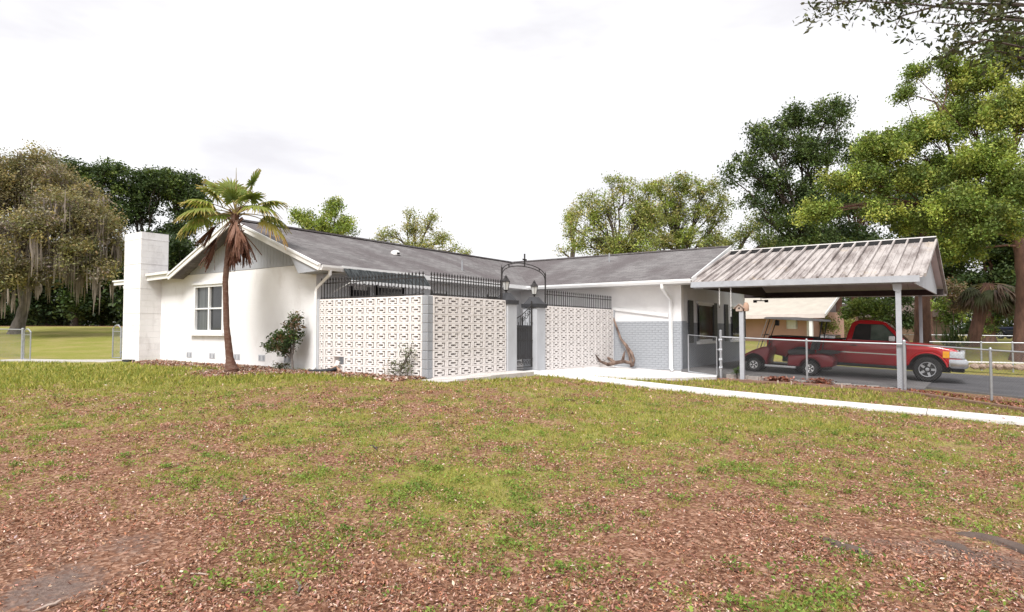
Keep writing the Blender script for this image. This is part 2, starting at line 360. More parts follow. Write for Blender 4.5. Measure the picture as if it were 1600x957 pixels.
def np_mesh(name, V, Fq, C=None, smooth=False):
    """quick mesh from numpy vertices and equal-sided faces with an optional vertex colour"""
    k = Fq.shape[1]; me = bpy.data.meshes.new(name)
    me.vertices.add(len(V)); me.vertices.foreach_set('co', V.astype(np.float32).ravel())
    me.loops.add(Fq.size); me.loops.foreach_set('vertex_index', Fq.astype(np.int32).ravel())
    me.polygons.add(len(Fq)); me.polygons.foreach_set('loop_start', np.arange(0, Fq.size, k, dtype=np.int32))
    try: me.polygons.foreach_set('loop_total', np.full(len(Fq), k, dtype=np.int32))
    except Exception: pass
    me.update(calc_edges=True)
    if C is not None:
        at_ = me.color_attributes.new('Col', 'FLOAT_COLOR', 'POINT'); at_.data.foreach_set('color', np.c_[C, np.ones(len(C))].astype(np.float32).ravel())
    if smooth: me.shade_smooth()
    return me

# ------------------------------------------------------------------ ground sheet
GR_BLOBS = []   # (a, b, r, w) extra grass / bare spots where the lawn has them
def spot(px, py, r, wgt):
    d = CAM[2] + .42; D = d * F_PX / (py - HOR); p = at(px, D); GR_BLOBS.append((p[0], p[1], r, wgt))
for px, py, r, wg in [(690, 765, 1.0, .34), (250, 665, 1.3, .2), (520, 700, .8, .10), (905, 650, 1.6, .28), (1150, 665, 1.5, .3), (850, 690, .9, .18), (1000, 690, .9, .15), (1500, 690, 1.2, .2), (700, 620, 1.0, .1), (30, 640, 1.2, .1),
                      (90, 860, .8, -.3), (60, 930, .6, -.3), (220, 850, .6, -.25), (1450, 850, .8, -.2), (1350, 850, .6, -.2), (1050, 930, .8, -.2), (640, 640, .7, -.25), (400, 640, .6, -.15), (820, 610, .6, -.18), (640, 900, .8, -.1), (1090, 840, .7, -.2), (900, 780, .7, -.12)]: spot(px, py, r, wg)
SOIL_BLOBS = []
def sspot(px, py, r, wgt):
    D = (CAM[2] + .46) * F_PX / (py - HOR); p = at(px, D); SOIL_BLOBS.append((p[0], p[1], r, wgt))
for px, py, r, wg in [(70, 860, .7, .5), (40, 935, .5, .5), (215, 850, .4, .42), (130, 900, .35, .4), (1320, 845, .45, .4), (1470, 860, .55, .5), (1560, 870, .4, .35), (1090, 850, .35, .25), (1450, 780, .5, .2), (1230, 800, .4, .2), (360, 880, .4, .2), (1380, 910, .3, .3)]: sspot(px, py, r, wg)
def grass_density(a, b):
    X, D = camspace(a, b)
    g = .27 + .14 * np.clip((D - 4.0) / 6, 0, 1) + .42 * np.clip((D - 11.0) / 3.0, 0, 1) * np.clip((.5 - X) / 3.0, .2, 1)
    g = g + .22 * np.clip((D - 20) / 6, 0, 1)
    for x, y, r, wg in GR_BLOBS: g = g + wg * np.exp(-((a - x) ** 2 + (b - y) ** 2) / r ** 2)
    n = fbm(a * .9, b * .9, 3, 5); n2 = fbm(a * 3.1, b * 3.1, 9, 4)
    g = g + (n - .5) * .7 + (n2 - .5) * .5
    # mulch bed in front of the gable and along the block wall, leaves by the drive fence
    bed = np.clip(1 - np.abs(b + .55 + .25 * np.sin(a * 1.1)) / .62, 0, 1) * ((a > -11.6) & (a < .2)) + np.exp(-((a + 5.1) ** 2 + (b + 1.5) ** 2) / .7)
    g = g - 1.6 * bed
    far = np.exp(-((b - 8.75) ** 2) / .12) * (a > 3.7) * (a < 11)
    g = g - 1.0 * far
    woods = np.clip((D - 53) / 3, 0, 1) * (X < 0)
    return np.clip(g - 1.3 * woods, 0, 1)
def soil_density(a, b):
    g = np.zeros_like(np.asarray(a, float))
    for x, y, r, wg in SOIL_BLOBS: g = g + wg * np.exp(-((a - x) ** 2 + (b - y) ** 2) / r ** 2)
    return np.clip(g + (fbm(a * 1.3, b * 1.3, 21, 4) - .62) * .8, 0, 1)
ang = np.radians(np.r_[np.arange(-44, 44, .3), np.arange(44, 316, 4)])
rad = np.r_[.3, 1.0, 1.8, 2.4 * 1.0165 ** np.arange(0, 315)]
A_, R_ = np.meshgrid(ang, rad, indexing='ij')
dirx = np.sin(A_) * CU[0] + np.cos(A_) * CU[1]; diry = np.sin(A_) * CV[0] + np.cos(A_) * CV[1]
ga = CAM[0] + R_ * dirx; gb = CAM[1] + R_ * diry
gz = G(ga, gb) + (fbm(ga * 1.7, gb * 1.7, 5, 4) - .5) * .05 * np.clip(R_ / 3, 0, 1)
na, nr = ga.shape
idx = np.arange(na * nr).reshape(na, nr); i2 = np.roll(idx, -1, 0)
Fq = np.stack([idx[:, :-1], idx[:, 1:], i2[:, 1:], i2[:, :-1]], -1).reshape(-1, 4)
me = np_mesh('ground', np.stack([ga, gb, gz], -1).reshape(-1, 3), Fq, smooth=True)
cm = len(me.vertices); me.vertices.add(1)
for nm, fn in (('grass', grass_density), ('soil', soil_density)):
    a_ = me.attributes.new(nm, 'FLOAT', 'POINT'); vals = np.zeros(len(me.vertices), np.float32); vals[:cm] = fn(ga.ravel(), gb.ravel()); a_.data.foreach_set('value', vals)
struct(put('ground', me, 'lawn'))
def gz1(a, b): return float((G(np.array([a]), np.array([b])) + (fbm(np.array([a]) * 1.7, np.array([b]) * 1.7, 5, 4) - .5) * .05)[0])

# ------------------------------------------------------------------ paved surfaces
def strip_slab(name, m, left, right, thick=.1, parent=None, bevel=0):
    b = MB(); n = len(left); v = [*left, *right] + [(x, y, z - thick) for x, y, z in [*left, *right]]; f = []
    for i in range(n - 1):
        f += [(i, i + 1, n + i + 1, n + i), (2 * n + i, 3 * n + i, 3 * n + i + 1, 2 * n + i + 1), (i, 2 * n + i, 2 * n + i + 1, i + 1), (n + i, n + i + 1, 3 * n + i + 1, 3 * n + i)]
    f += [(0, n, 3 * n, 2 * n), (n - 1, 3 * n - 1, 4 * n - 1, 2 * n - 1)]
    b.add(v, f); return b.build(name, m, parent, bevel=bevel)
struct(strip_slab('patio', 'concrete_white', [(.02, 4.26, -.065), (.02, 4.9, -.08), (.02, 5.8, -.11), (.02, 7.2, -.15), (.02, 8.9, -.19), (.02, 9.48, -.2)],
                  [(1.0, 4.3, -.09), (1.9, 4.8, -.155), (2.75, 5.6, -.225), (3.4, 7.2, -.30), (3.78, 8.75, -.36), (3.6, 9.48, -.35)], .16))
struct(strip_slab('courtyard_floor', 'slab_grey', [(-3.85, .1, -.02), (-3.85, 5, -.06), (-3.85, 9.5, -.16)], [(-.02, .1, -.02), (-.02, 5, -.06), (-.02, 9.5, -.16)], .2))  # floor coloured dark grey to deepen the shade behind the block slots
wk = bpy.data.objects.new('walkway', None); col.objects.link(wk); wk['kind'] = 'structure'
W_ = np.array([(0.02, 3.38, 4.28, -.05), (1.5, 3.42, 4.30, -.12), (3.3, 3.40, 4.26, -.21), (5, 3.36, 4.18, -.29), (7.5, 3.26, 4.06, -.38), (10.5, 3.06, 3.84, -.455), (14, 2.9, 3.7, -.53), (17, 2.8, 3.6, -.6)])
def walk_at(a): return [np.interp(a, W_[:, 0], W_[:, k]) for k in (1, 2, 3)]
_c = [0.02, 2.2, 4.6, 7.0, 9.15, 11.4, 13.8, 16.5]
for i in range(len(_c) - 1):
    xs = np.linspace(_c[i] + .006, _c[i + 1] - .006, 6); l = []; r = []
    for x in xs:
        b0, b1, z = walk_at(x); l.append((x, b0 + random.Random(int(x * 977)).uniform(-.012, .012), z)); r.append((x, b1, z))
    strip_slab('slab', 'concrete_white', l, r, .11, wk, .006)
struct(strip_slab('garden_path', 'concrete_path', [(-20.6, -2.0, -.1), (-17, -1.65, -.05), (-14.2, -1.5, .03), (-12.4, -1.35, .05)], [(-20.6, -.95, -.1), (-17, -.6, -.04), (-14.2, -.2, .03), (-12.95, -.3, .05)], .12))
def zslab(a): return -.215 - .043 * (a - 2.45)
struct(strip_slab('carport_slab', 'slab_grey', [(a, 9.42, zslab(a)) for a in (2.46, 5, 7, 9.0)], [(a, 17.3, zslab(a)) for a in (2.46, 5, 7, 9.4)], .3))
struct(strip_slab('driveway', 'asphalt', [(8.75, 10.7, -.507), (11.05, 9.35, -.58), (14, 7.6, -.62), (24, 2, -.75), (40, -6, -.85)], [(9.15, 17.6, -.52), (11.5, 17.7, -.6), (14.5, 17.6, -.63), (30, 16.5, -.75), (50, 12, -.85)], .3))
cs = struct(strip_slab('driveway_kerb', 'slab_grey', [(8.7, 10.63, -.49), (11.0, 9.27, -.565), (14, 7.5, -.605)], [(8.73, 10.69, -.49), (11.03, 9.33, -.565), (14, 7.57, -.605)], .3))
# paver ledge along the second block wall
pv = thing('paver_ledge', 'pale concrete paver strip at the foot of the block wall left of the iron gate', 'pavers', (0, 0, 0))
for k, (x0, x1, y0, y1, dz) in enumerate([(.1, .88, -.42, .02, 0), (.1, .78, .03, .68, .012), (.1, .76, .69, 1.35, .004), (.1, .75, 1.36, 2.0, .015), (.1, .74, 2.01, 2.66, .006), (.1, .72, 2.67, 3.28, 0)]):
    z = -.005 + dz; box('paver', 'paver', pv, x0, x1, y0, y1, z - .12, z, bevel=.008)

# ------------------------------------------------------------------ the house
RX, RZ, S_R = -7.0, 4.17, .385                     # ridge of the gabled wing
def zr(a): return RZ - S_R * (a - RX) if a > RX else RZ - .41 * (RX - a)
house = thing('house', 'long white single-storey house with grey shingle roof, gabled end and block chimney', 'house', (0, 0, 0))
WX0, WX1, WZ0, WZ1 = -9.72, -8.08, .98, 2.44       # gable window opening
wl = MB()
wl.box(-11.9, WX0, .0, .22, -.6, 2.78); wl.box(WX1, -3.85, .0, .22, -.6, 2.78); wl.box(WX0, WX1, .0, .22, -.6, WZ0); wl.box(WX0, WX1, .0, .22, WZ1, 2.78)
gw = wl.build('gable_wall', 'painted_block', house)
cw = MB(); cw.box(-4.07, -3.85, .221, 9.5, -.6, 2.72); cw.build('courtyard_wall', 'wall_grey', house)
fw = MB(); fw.box(-4.0, 2.45, 9.5, 9.72, -.7, 2.72)
front = fw.build('front_wall', 'stucco', house)
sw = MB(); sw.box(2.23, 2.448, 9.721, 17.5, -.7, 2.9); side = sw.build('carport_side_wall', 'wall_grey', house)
bk = MB(); bk.box(-11.9, 2.44, 17.4, 17.6, -.6, 2.7); bk.box(-11.9, -11.7, .221, 17.4, -.6, 2.7); bk.build('rear_wall', 'stucco', house)
ew = MB(); ew.box(-14.6, -11.9, 1.1, 1.3, -.6, 2.72); ew.box(-14.6, -14.4, 1.3, 9, -.6, 2.72); ew.build('side_room_wall', 'stucco', house)
# horizontal ledge low on the gable wall, siding in the gable
sg = MB(); x = -10.55
while x < -4.15:
    x1 = x + .138; za, zb = zr(x) - .10, zr(x1) - .10
    top = [(x, za), (x1, zb)]
    if x < RX < x1: top = [(x, za), (RX, RZ - .1), (x1, zb)]
    if min(za, zb) > 2.80: sg.prism([(x, 2.785)] + top + [(x1, 2.785)], 1, -.012, .1)
    x = x1 + .006
sg.box(-10.6, -4.1, .02, .12, 2.781, 2.83)
sg.add([(-10.7, .03, 2.785), (-4.0, .03, 2.785), (RX, .03, RZ - .1)], [(0, 1, 2)])
sg.build('gable_siding', 'siding_grey', house)
# window in the gable wall
def window(parent, axis, face, u0, u1, z0, z1, out, cols=2, rows=2, fm='trim_clean', glass=('curtain', 'dark_glass'), sill=True, frame=.075, depth=.09, head=True):
    """window in a wall; axis 0 = wall spans X at Y=face, axis 1 = wall spans Y at X=face; out = +-1 outward"""
    def bx(mb, a0, a1, d0, d1, c0, c1):
        d0, d1 = sorted((face + out * d0, face + out * d1))
        (mb.box(a0, a1, d0, d1, c0, c1) if axis == 0 else mb.box(d0, d1, a0, a1, c0, c1)); return mb
    fr = MB(); t = frame
    bx(fr, u0, u0 + t, -depth, .02, z0, z1); bx(fr, u1 - t, u1, -depth, .02, z0, z1); bx(fr, u0 + t, u1 - t, -depth, .018, z1 - t, z1); bx(fr, u0 + t, u1 - t, -depth, .018, z0, z0 + t)
    w_ = fr.build('window', fm, parent)
    iw = (u1 - u0 - 2 * t) / cols; ih = (z1 - z0 - 2 * t) / rows
    for i in range(1, cols): bx(MB(), u0 + t + i * iw - .032, u0 + t + i * iw + .032, -depth, .004, z0 + t, z1 - t).build('mullion', fm, w_)
    for j in range(1, rows): bx(MB(), u0 + t, u1 - t, -depth, -.004, z0 + t + j * ih - .022, z0 + t + j * ih + .022).build('sash_bar', fm, w_)
    for i in range(cols):
        for j in range(rows):
            bx(MB(), u0 + t + i * iw + .003, u0 + t + (i + 1) * iw - .003, -depth + .02, -depth + .028, z0 + t + j * ih + .003, z0 + t + (j + 1) * ih - .003).build('pane', glass[i % len(glass)], w_)
    if sill: bx(MB(), u0 - .1, u1 + .1, -.02, .11, z0 - .10, z0 - .002).build('sill', 'trim_clean', w_, bevel=.01)
    if head: bx(MB(), u0 - .08, u1 + .08, 0.001, .06, z1 + .002, z1 + .07).build('head_trim', 'trim_clean', w_)
    return w_
window(house, 0, 0.0, WX0, WX1, WZ0, WZ1, -1)
# backing so panes read as a room behind glass
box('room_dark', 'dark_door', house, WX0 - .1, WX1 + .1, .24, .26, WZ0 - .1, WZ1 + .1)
# foundation vents in pairs of slots
for vx in (-9.95, -8.65, -7.35, -6.15, -5.0):
    vm = MB().box(vx - .15, vx + .15, -.012, .0, .20, .37)
    vt = vm.build('vent', 'pillar_grey', house)
    for s_ in (-.085, .085): MB().box(vx + s_ - .03, vx + s_ + .03, -.02, -.0125, .225, .345).build('vent_slot', 'mortar_grey', vt)
# ---- roof
roof = bpy.data.objects.new('roof', None); col.objects.link(roof); roof.parent = house
TH = .11
MB().prism([(RX, RZ), (-3.13, zr(-3.13)), (-3.13, zr(-3.13) - TH), (RX, RZ - TH)], 1, -.45, 13.4).build('shingle_slope', 'shingle_x', roof)
MB().prism([(RX, RZ), (RX, RZ - TH), (-10.4, zr(-10.4) - TH), (-10.4, zr(-10.4))], 1, -.45, 17.9).build('shingle_slope', 'shingle_x', roof)
MB().prism([(-10.4, zr(-10.4) - .005), (-10.4, zr(-10.4) - .12), (-15.7, 2.72), (-15.7, 2.83)], 1, .25, 17.9).build('porch_slope', 'shingle_x', roof)
RB, RBZ, EB, EZ = 13.4, 4.16, 8.9, 2.66            # ridge and eave of the long wing
S2 = (RBZ - EZ) / (RB - EB)
MB().prism([(RB, RBZ), (EB, EZ), (EB, EZ - TH), (RB, RBZ - TH)], 0, -7.0, 3.0).build('shingle_slope', 'shingle_y', roof)
MB().prism([(RB, RBZ), (RB, RBZ - TH), (17.9, EZ - TH), (17.9, EZ)], 0, -10.4, 3.0).build('shingle_slope', 'shingle_y', roof)
MB().prism([(9.75, 2.70), (RB, RBZ - .13), (17.3, 2.74)], 0, 2.3, 2.448).build('end_gable', 'siding_grey', roof)
MB().beam((RX, -.46, RZ + .015), (RX, 13.3, RZ + .015), .22, .05).build('ridge_cap', 'shingle_y', roof)
MB().beam((-7.0, RB, RBZ + .015), (3.0, RB, RBZ + .015), .22, .05).build('ridge_cap', 'shingle_x', roof)
vn = MB().lathe([(.16, 0), (.16, .09), (.10, .15), (.02, .17)], 14, (-5.4, 4.37, zr(-5.4) - .03)).build('roof_vent', 'trim_white', roof, True)
MB().box(-5.25, -5.22, 4.29, 4.39, zr(-5.4) - .01, zr(-5.4) + .05).build('vent_mouth', 'black_plastic', vn)
for (px_, py_, pz_) in ((-4.3, 6.5, 3.1), (-1.4, 12.2, 3.72)): MB().tube([(px_, py_, pz_ - .05), (px_, py_, pz_ + .38)], .03, 8).build('vent_pipe', 'galv', roof)
# bargeboards, boxed returns, fascias and gutters
def rake(p, q, name='bargeboard'):
    b = MB().beam(p, q, .035, .17); b.build(name, 'trim_white', house)
    d = Vector((0, -.03, .062)); MB().beam(Vector(p) + d, Vector(q) + d, .03, .05).build('drip_edge', 'trim_clean', house)
rake((RX, -.468, RZ - .07), (-3.12, -.468, zr(-3.12) - .07)); rake((RX, -.468, RZ - .07), (-10.42, -.468, zr(-10.42) - .07))
MB().prism([(-4.35, zr(-4.35) - .16), (-3.14, zr(-3.14) - .155), (-3.14, 2.53), (-4.0, 2.50)], 1, -.44, -.004).build('eave_return', 'siding_grey', house)
MB().beam((-10.42, -.46, 2.75), (-11.75, -.46, 2.72), .03, .16).build('fascia', 'trim_white', house)
MB().beam((-10.35, -.49, 2.85), (-11.74, -.49, 2.83), .09, .08).build('gutter', 'trim_white', house)
MB().box(-11.74, -10.3, -.44, .1, 2.80, 2.9).build('porch_edge', 'shingle_x', house)
MB().beam((-11.0, .235, 2.78), (-15.72, .235, 2.775), .03, .17).build('fascia', 'trim_white', house)
MB().beam((-12.6, .2, 2.84), (-15.75, .2, 2.84), .04, .05).build('drip_edge', 'trim_clean', house)
fl = MB().lathe([(.02, 0), (.06, .03), (.075, .12)], 10, (-15.0, .3, 2.52)); fl.box(-15.03, -14.97, .27, .33, 2.62, 2.72); fl.build('floodlight', 'white_plastic', house, True)
def gutter(p, q, name, parent, m='trim_white', out=(1, 0, 0)):
    p, q, o_ = Vector(p), Vector(q), Vector(out); up = Vector((0, 0, 1)); b = MB()
    prof = [(0, 0), (0, -.125), (.085, -.125), (.12, -.05), (.12, .005), (.105, .005), (.10, -.045), (.07, -.11), (.015, -.11), (.015, 0)]
    n = len(prof); v = [e + o_ * x_ + up * z_ for e in (p, q) for x_, z_ in prof]
    b.add(v, [tuple(range(n)), tuple(range(2 * n - 1, n - 1, -1))] + [(i, (i + 1) % n, n + (i + 1) % n, n + i) for i in range(n)]); return b.build(name, m, parent)
ze = zr(-3.13) - .02
gutter((-3.13, -.47, ze), (-3.13, .18, ze), 'gutter', house)
MB().box(-3.129, -3.10, .18, 8.9, ze - .12, ze + .01).build('fascia', 'trim_clean', house)
MB().box(-3.84, -3.13, .22, 8.9, ze - .135, ze - .121).build('soffit', 'soffit', house)
MB().box(-3.1, 2.99, 8.905, 9.5, EZ - .135, EZ - .113).build('soffit', 'soffit', house)
gutter((-3.1, 8.895, EZ - .005), (3.0, 8.895, EZ - .005), 'gutter', house, 'trim_clean', (0, -1, 0))
MB().box(-3.13, 3.0, 8.87, 8.9, EZ + .0, EZ + .016).build('drip_edge', 'shutter', house)
MB().beam((3.02, 8.88, EZ - .03), (3.02, RB, RBZ - .03), .03, .14).build('bargeboard', 'trim_clean', house)
# torn soffit over the inner corner; black strip painted as the shade in the tear
MB().box(-3.05, -1.9, 8.86, 8.872, EZ - .145, EZ - .128).build('soffit_gap', 'black_plastic', house)
# downspouts
ds = MB().tube([(-3.07, -.2, ze - .12), (-3.07, -.2, ze - .22), (-3.68, -.1, ze - .52), (-3.72, -.1, ze - .62), (-3.72, -.1, .12), (-3.68, -.22, .03)], .045, 4); ds.build('downspout', 'trim_white', house)
ds = MB().tube([(2.05, 8.85, EZ - .12), (2.05, 8.85, EZ - .24), (2.10, 9.3, EZ - .52), (2.12, 9.42, EZ - .62), (2.12, 9.42, -.12), (2.16, 9.30, -.2), (2.24, 9.16, -.22)], .06, 4); ds.build('downspout', 'trim_clean', house)
# sloping white board on the front wall
p0, p1 = Vector((.03, 9.47, 1.79)), Vector((2.03, 9.47, 1.53)); MB().beam(p0, p1, .06, .10).build('wall_board', 'trim_clean', house)
# painted brick skirt, each brick its own piece
BH, BW_ = .0765, .204
def bricks(parent, axis, face, out, u0, u1, z0, z1, m):
    bm_ = MB()
    if axis == 0: bm_.box(u0, u1, face - .012 if out < 0 else face, face if out < 0 else face + .012, z0, z1)
    else: bm_.box(face, face + .012, u0, u1, z0, z1)
    mp_ = bm_.build('brick_mortar', 'mortar_grey', parent); cache = {}
    z = z1 - BH; r = 0
    while z > z0 - .02:
        u = u0 - (BW_ / 2 if r % 2 else 0)
        while u < u1 - .01:
            a0, a1 = max(u, u0), min(u + BW_ - .011, u1)
            if a1 - a0 > .03:
                k = round(a1 - a0, 3)
                if k not in cache:
                    b = MB(); b.box(0, a1 - a0, -.026, 0, 0, BH - .011) if axis == 0 else b.box(0, .026, 0, a1 - a0, 0, BH - .011)
                    cache[k] = b.mesh('brick', bevel=.004, seg=1)
                o = put('brick', cache[k], m, parent); jx = random.uniform(0, .004)
                o.location = (a0, face + jx, z + .005) if axis == 0 else (face - jx, a0, z + .005)
            u += BW_
        z -= BH; r += 1
random.seed(4)
bricks(front, 0, 9.5, -1, .05, 2.45, -.26, 1.35, 'brick_grey')
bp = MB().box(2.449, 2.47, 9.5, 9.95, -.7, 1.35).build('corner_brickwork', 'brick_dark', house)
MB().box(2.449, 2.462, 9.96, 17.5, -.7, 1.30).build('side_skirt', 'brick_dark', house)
# courtyard wall windows, door, scalloped awning
window(house, 1, -3.85, 1.1, 1.82, .95, 2.26, 1, 1, 1, glass=('dark_glass',), sill=False, depth=-.02, frame=.10)
window(house, 1, -3.85, 2.0, 3.18, .95, 2.38, 1, 1, 1, glass=('dark_glass',), sill=False, depth=-.02, frame=.11)
window(house, 1, -3.85, 4.38, 5.16, .85, 2.30, 1, 1, 1, glass=('dark_glass',), sill=False, depth=-.02, head=False)
window(house, 1, -3.85, 7.35, 8.2, .75, 2.32, 1, 1, 1, glass=('dark_glass',), sill=False, depth=-.02, head=False)
dr = box('door', 'dark_door', house, -3.75, -2.75, 9.45, 9.495, -.15, 1.55); MB().tube([(-2.9, 9.44, .7), (-2.9, 9.40, .7), (-2.9, 9.40, .85)], .012, 6).build('handle', 'chrome', dr)
aw = thing('awning', 'dark scalloped window awning hung under the eave behind the spiked iron fence', 'awning', (-3.0, 0, 0))
MB().beam((-.08, .2, 2.66), (-.08, 3.24, 2.66), .05, .06).build('top_rail', 'trim_clean', aw)
n_ = 20; Y0 = .22; am = MB()
for i in range(n_):
    b0 = Y0 + i * 3.0 / n_; b1 = Y0 + (i + 1) * 3.0 / n_ - .004; dz = .012 * (i % 2)
    am.add([(-.06, b0, 2.63 + dz), (-.06, b1, 2.63 + dz), (.20, b1, 2.32 + dz), (.20, b0, 2.32 + dz), (-.06, b0, 2.618 + dz), (-.06, b1, 2.618 + dz), (.19, b1, 2.312 + dz), (.19, b0, 2.312 + dz)], [(0, 1, 2, 3), (7, 6, 5, 4), (0, 3, 7, 4), (1, 5, 6, 2), (3, 2, 6, 7), (0, 4, 5, 1)])
am.build('canopy', 'awning_dark', aw)
va = MB()
for i in range(n_):
    b0 = Y0 + i * 3.0 / n_; w_ = 3.0 / n_
    pts = [(b0, 2.32)] + [(b0 + w_ * (.5 - .5 * math.cos(k * math.pi / 6)), 2.29 - .06 * math.sin(k * math.pi / 6)) for k in range(7)] + [(b0 + w_, 2.32)]
    va.prism(pts, 0, .20, .208)
va.build('valance', 'trim_clean', aw)
for bb in (.3, 3.1): MB().tube([(-.8, bb, 1.95), (.18, bb, 2.29)], .012, 6).build('strut', 'trim_clean', aw)
hp = thing('hanging_planter', 'small dark hanging planter with trailing leaves in the courtyard by the wall', 'planter', (-3.3, 5.65, 1.72))
MB().lathe([(.05, -.14), (.13, -.02), (.14, .06)], 12).build('pot', 'dark_door', hp, True); MB().tube([(0, 0, .05), (0, 0, .78)], .008, 5).build('chain', 'iron', hp)
rr = random.Random(3); pm = MB()
for k in range(26):
    a_ = rr.uniform(0, 6.28); l_ = rr.uniform(.1, .25); d_ = Vector((math.cos(a_), math.sin(a_), 0)); t0 = d_ * .08 + Vector((0, 0, .06)); t1 = t0 + d_ * l_ + Vector((0, 0, rr.uniform(-.15, .2))); s_ = d_.cross(Vector((0, 0, 1))) * .03
    pm.add([t0, (t0 + t1) / 2 + s_, t1, (t0 + t1) / 2 - s_], [(0, 1, 2, 3)])
M('plant_green', (.06, .11, .035), (.035, .07, .02), 8, .6); pm.build('foliage', 'plant_green', hp)
# windows and shutters on the wall beside the carport
window(house, 1, 2.47, 11.08, 12.74, .66, 1.97, 1, 2, 1, fm='trim_clean', glass=('dark_glass',), depth=-.02, frame=.06)
window(house, 1, 2.47, 15.3, 16.95, .66, 1.97, 1, 2, 1, fm='trim_clean', glass=('dark_glass',), depth=-.02, frame=.06)
for b0 in (10.1, 12.85, 14.35, 17.0):
    s_ = MB().box(2.47, 2.50, b0, b0 + .48, .62, 2.05).build('shutter', 'shutter', house)
    lv = MB()
    for k in range(12): lv.box(2.501, 2.512, b0 + .05, b0 + .45, .62 + k * .108, .69 + k * .108)
    lv.build('louvre', 'shutter', s_)
# chimney
ch = MB().box(-12.9, -11.76, -.66, .2, -.6, 4.23).build('chimney', 'chimney_block', house)
for k in range(4): box('course_line', 'chimney_block', ch, -12.906, -11.754, -.666, .206, 3.995 - .8 * k, 4.01 - .8 * k)
fb = thing('drain_box', 'small black drain box on the ground at the foot of the white chimney', 'drain', (-12.0, -.86, .06)); MB().box(-.22, .22, -.1, .1, -.08, .05).box(-.15, .15, -.13, -.1, -.06, .0).build('body', 'hose_black', fb, bevel=.015)
# ------------------------------------------------------------------ pierced block walls
def pierced_block(wd, ht, dp):
    """screen block: central slot and two bracket slots cut right through"""
    xc = [0, .10, .195, .29, .375, .445, .555, .625, .71, .805, .90, 1.0]; zc = [0, .14, .285, .40, .60, .715, .86, 1.0]
    nx, nz = len(xc) - 1, len(zc) - 1; hole = set()
    for i in range(nx):
        for j in range(nz):
            l = (j in (1, 5) and (1 <= i <= 3)) or (i == 1 and 1 <= j <= 5) or (j in (1, 5) and 7 <= i <= 9) or (i == 9 and 1 <= j <= 5)
            if l or (j == 3 and 3 <= i <= 7): hole.add((i, j))
    b = MB(); V = {}
    def vid(i, j, k):
        if (i, j, k) not in V: V[(i, j, k)] = len(b.v); b.v.append((xc[i] * wd, -dp / 2 + k * dp, zc[j] * ht))
        return V[(i, j, k)]
    for i in range(nx):
        for j in range(nz):
            if (i, j) in hole: continue
            b.f.append((vid(i, j, 0), vid(i + 1, j, 0), vid(i + 1, j + 1, 0), vid(i, j + 1, 0))); b.f.append((vid(i, j, 1), vid(i, j + 1, 1), vid(i + 1, j + 1, 1), vid(i + 1, j, 1)))
            for di, dj, e in ((-1, 0, ((i, j), (i, j + 1))), (1, 0, ((i + 1, j + 1), (i + 1, j))), (0, -1, ((i + 1, j), (i, j))), (0, 1, ((i, j + 1), (i + 1, j + 1)))):
                ni, nj = i + di, j + dj
                if (ni, nj) in hole or not (0 <= ni < nx and 0 <= nj < nz):
                    (p, q) = e; b.f.append((vid(*p, 0), vid(*p, 1), vid(*q, 1), vid(*q, 0)))
    me = bpy.data.meshes.new('block'); me.from_pydata(b.v, [], b.f); bm = bmesh.new(); bm.from_mesh(me); bmesh.ops.recalc_face_normals(bm, faces=bm.faces)
    bmesh.ops.dissolve_limit(bm, angle_limit=.01, verts=bm.verts, edges=bm.edges); bmesh.ops.triangulate(bm, faces=bm.faces); bm.to_mesh(me); bm.free(); return me
ROWS, RH = 9, .2035
def block_wall(label, loc, rz, length, cols, first=1.0, skip=(), seed=0, z0=0.0):
    t = thing('block_wall', label, 'block wall', loc, rz, 'pierced courtyard block walls'); pw = length / (cols - 1 + first); dp = .18; J = .009
    full = pierced_block(pw - J, RH - J, dp); rn = random.Random(seed); mats = []
    half = None
    if first < 1: half = pierced_block((pw * first) - J, RH - J, dp)
    for r in range(ROWS):
        x = 0
        for c in range(cols):
            wd = pw * first if c == 0 else pw
            if (r, c) not in skip:
                o = put('block', half if (c == 0 and half) else full, 'block_pink', t); o.location = (x + J / 2, rn.uniform(-.004, .004), z0 + r * RH + J / 2)
            x += wd
    mo = MB()
    for r in range(ROWS + 1):
        segs = [(0, length)]
        mo.box(0, length, -.076, .076, z0 + r * RH - .0065, z0 + r * RH + .0065)
    x = 0
    for c in range(cols + 1):
        for r in range(ROWS): mo.box(max(x - .0065, 0), min(x + .0065, length), -.075, .075, z0 + r * RH + .0065, z0 + (r + 1) * RH - .0065)
        x += (pw * first if c == 0 else pw)
    mo.build('mortar', 'mortar_pink', t)
    box('footing', 'block_pink', t, 0, length, -.095, .095, z0 - .5, z0 - .008)
    return t
PH = ROWS * RH
wa = block_wall('pierced pinkish block wall running from the gable corner to the grey corner pillar', (-3.60, 0, .0), 0, 3.515, 10, .55, {(1, 2)}, 1)
wb = block_wall('pierced pinkish block wall between the grey corner pillar and the left lantern pillar', (0, .09, 0), math.pi / 2, 2.83, 6, 1, (), 2)
wc = block_wall('pierced pinkish block wall between the right lantern pillar and the brick front wall', (0, 4.80, 0), math.pi / 2, 4.58, 10, 1, (), 3, -.085)
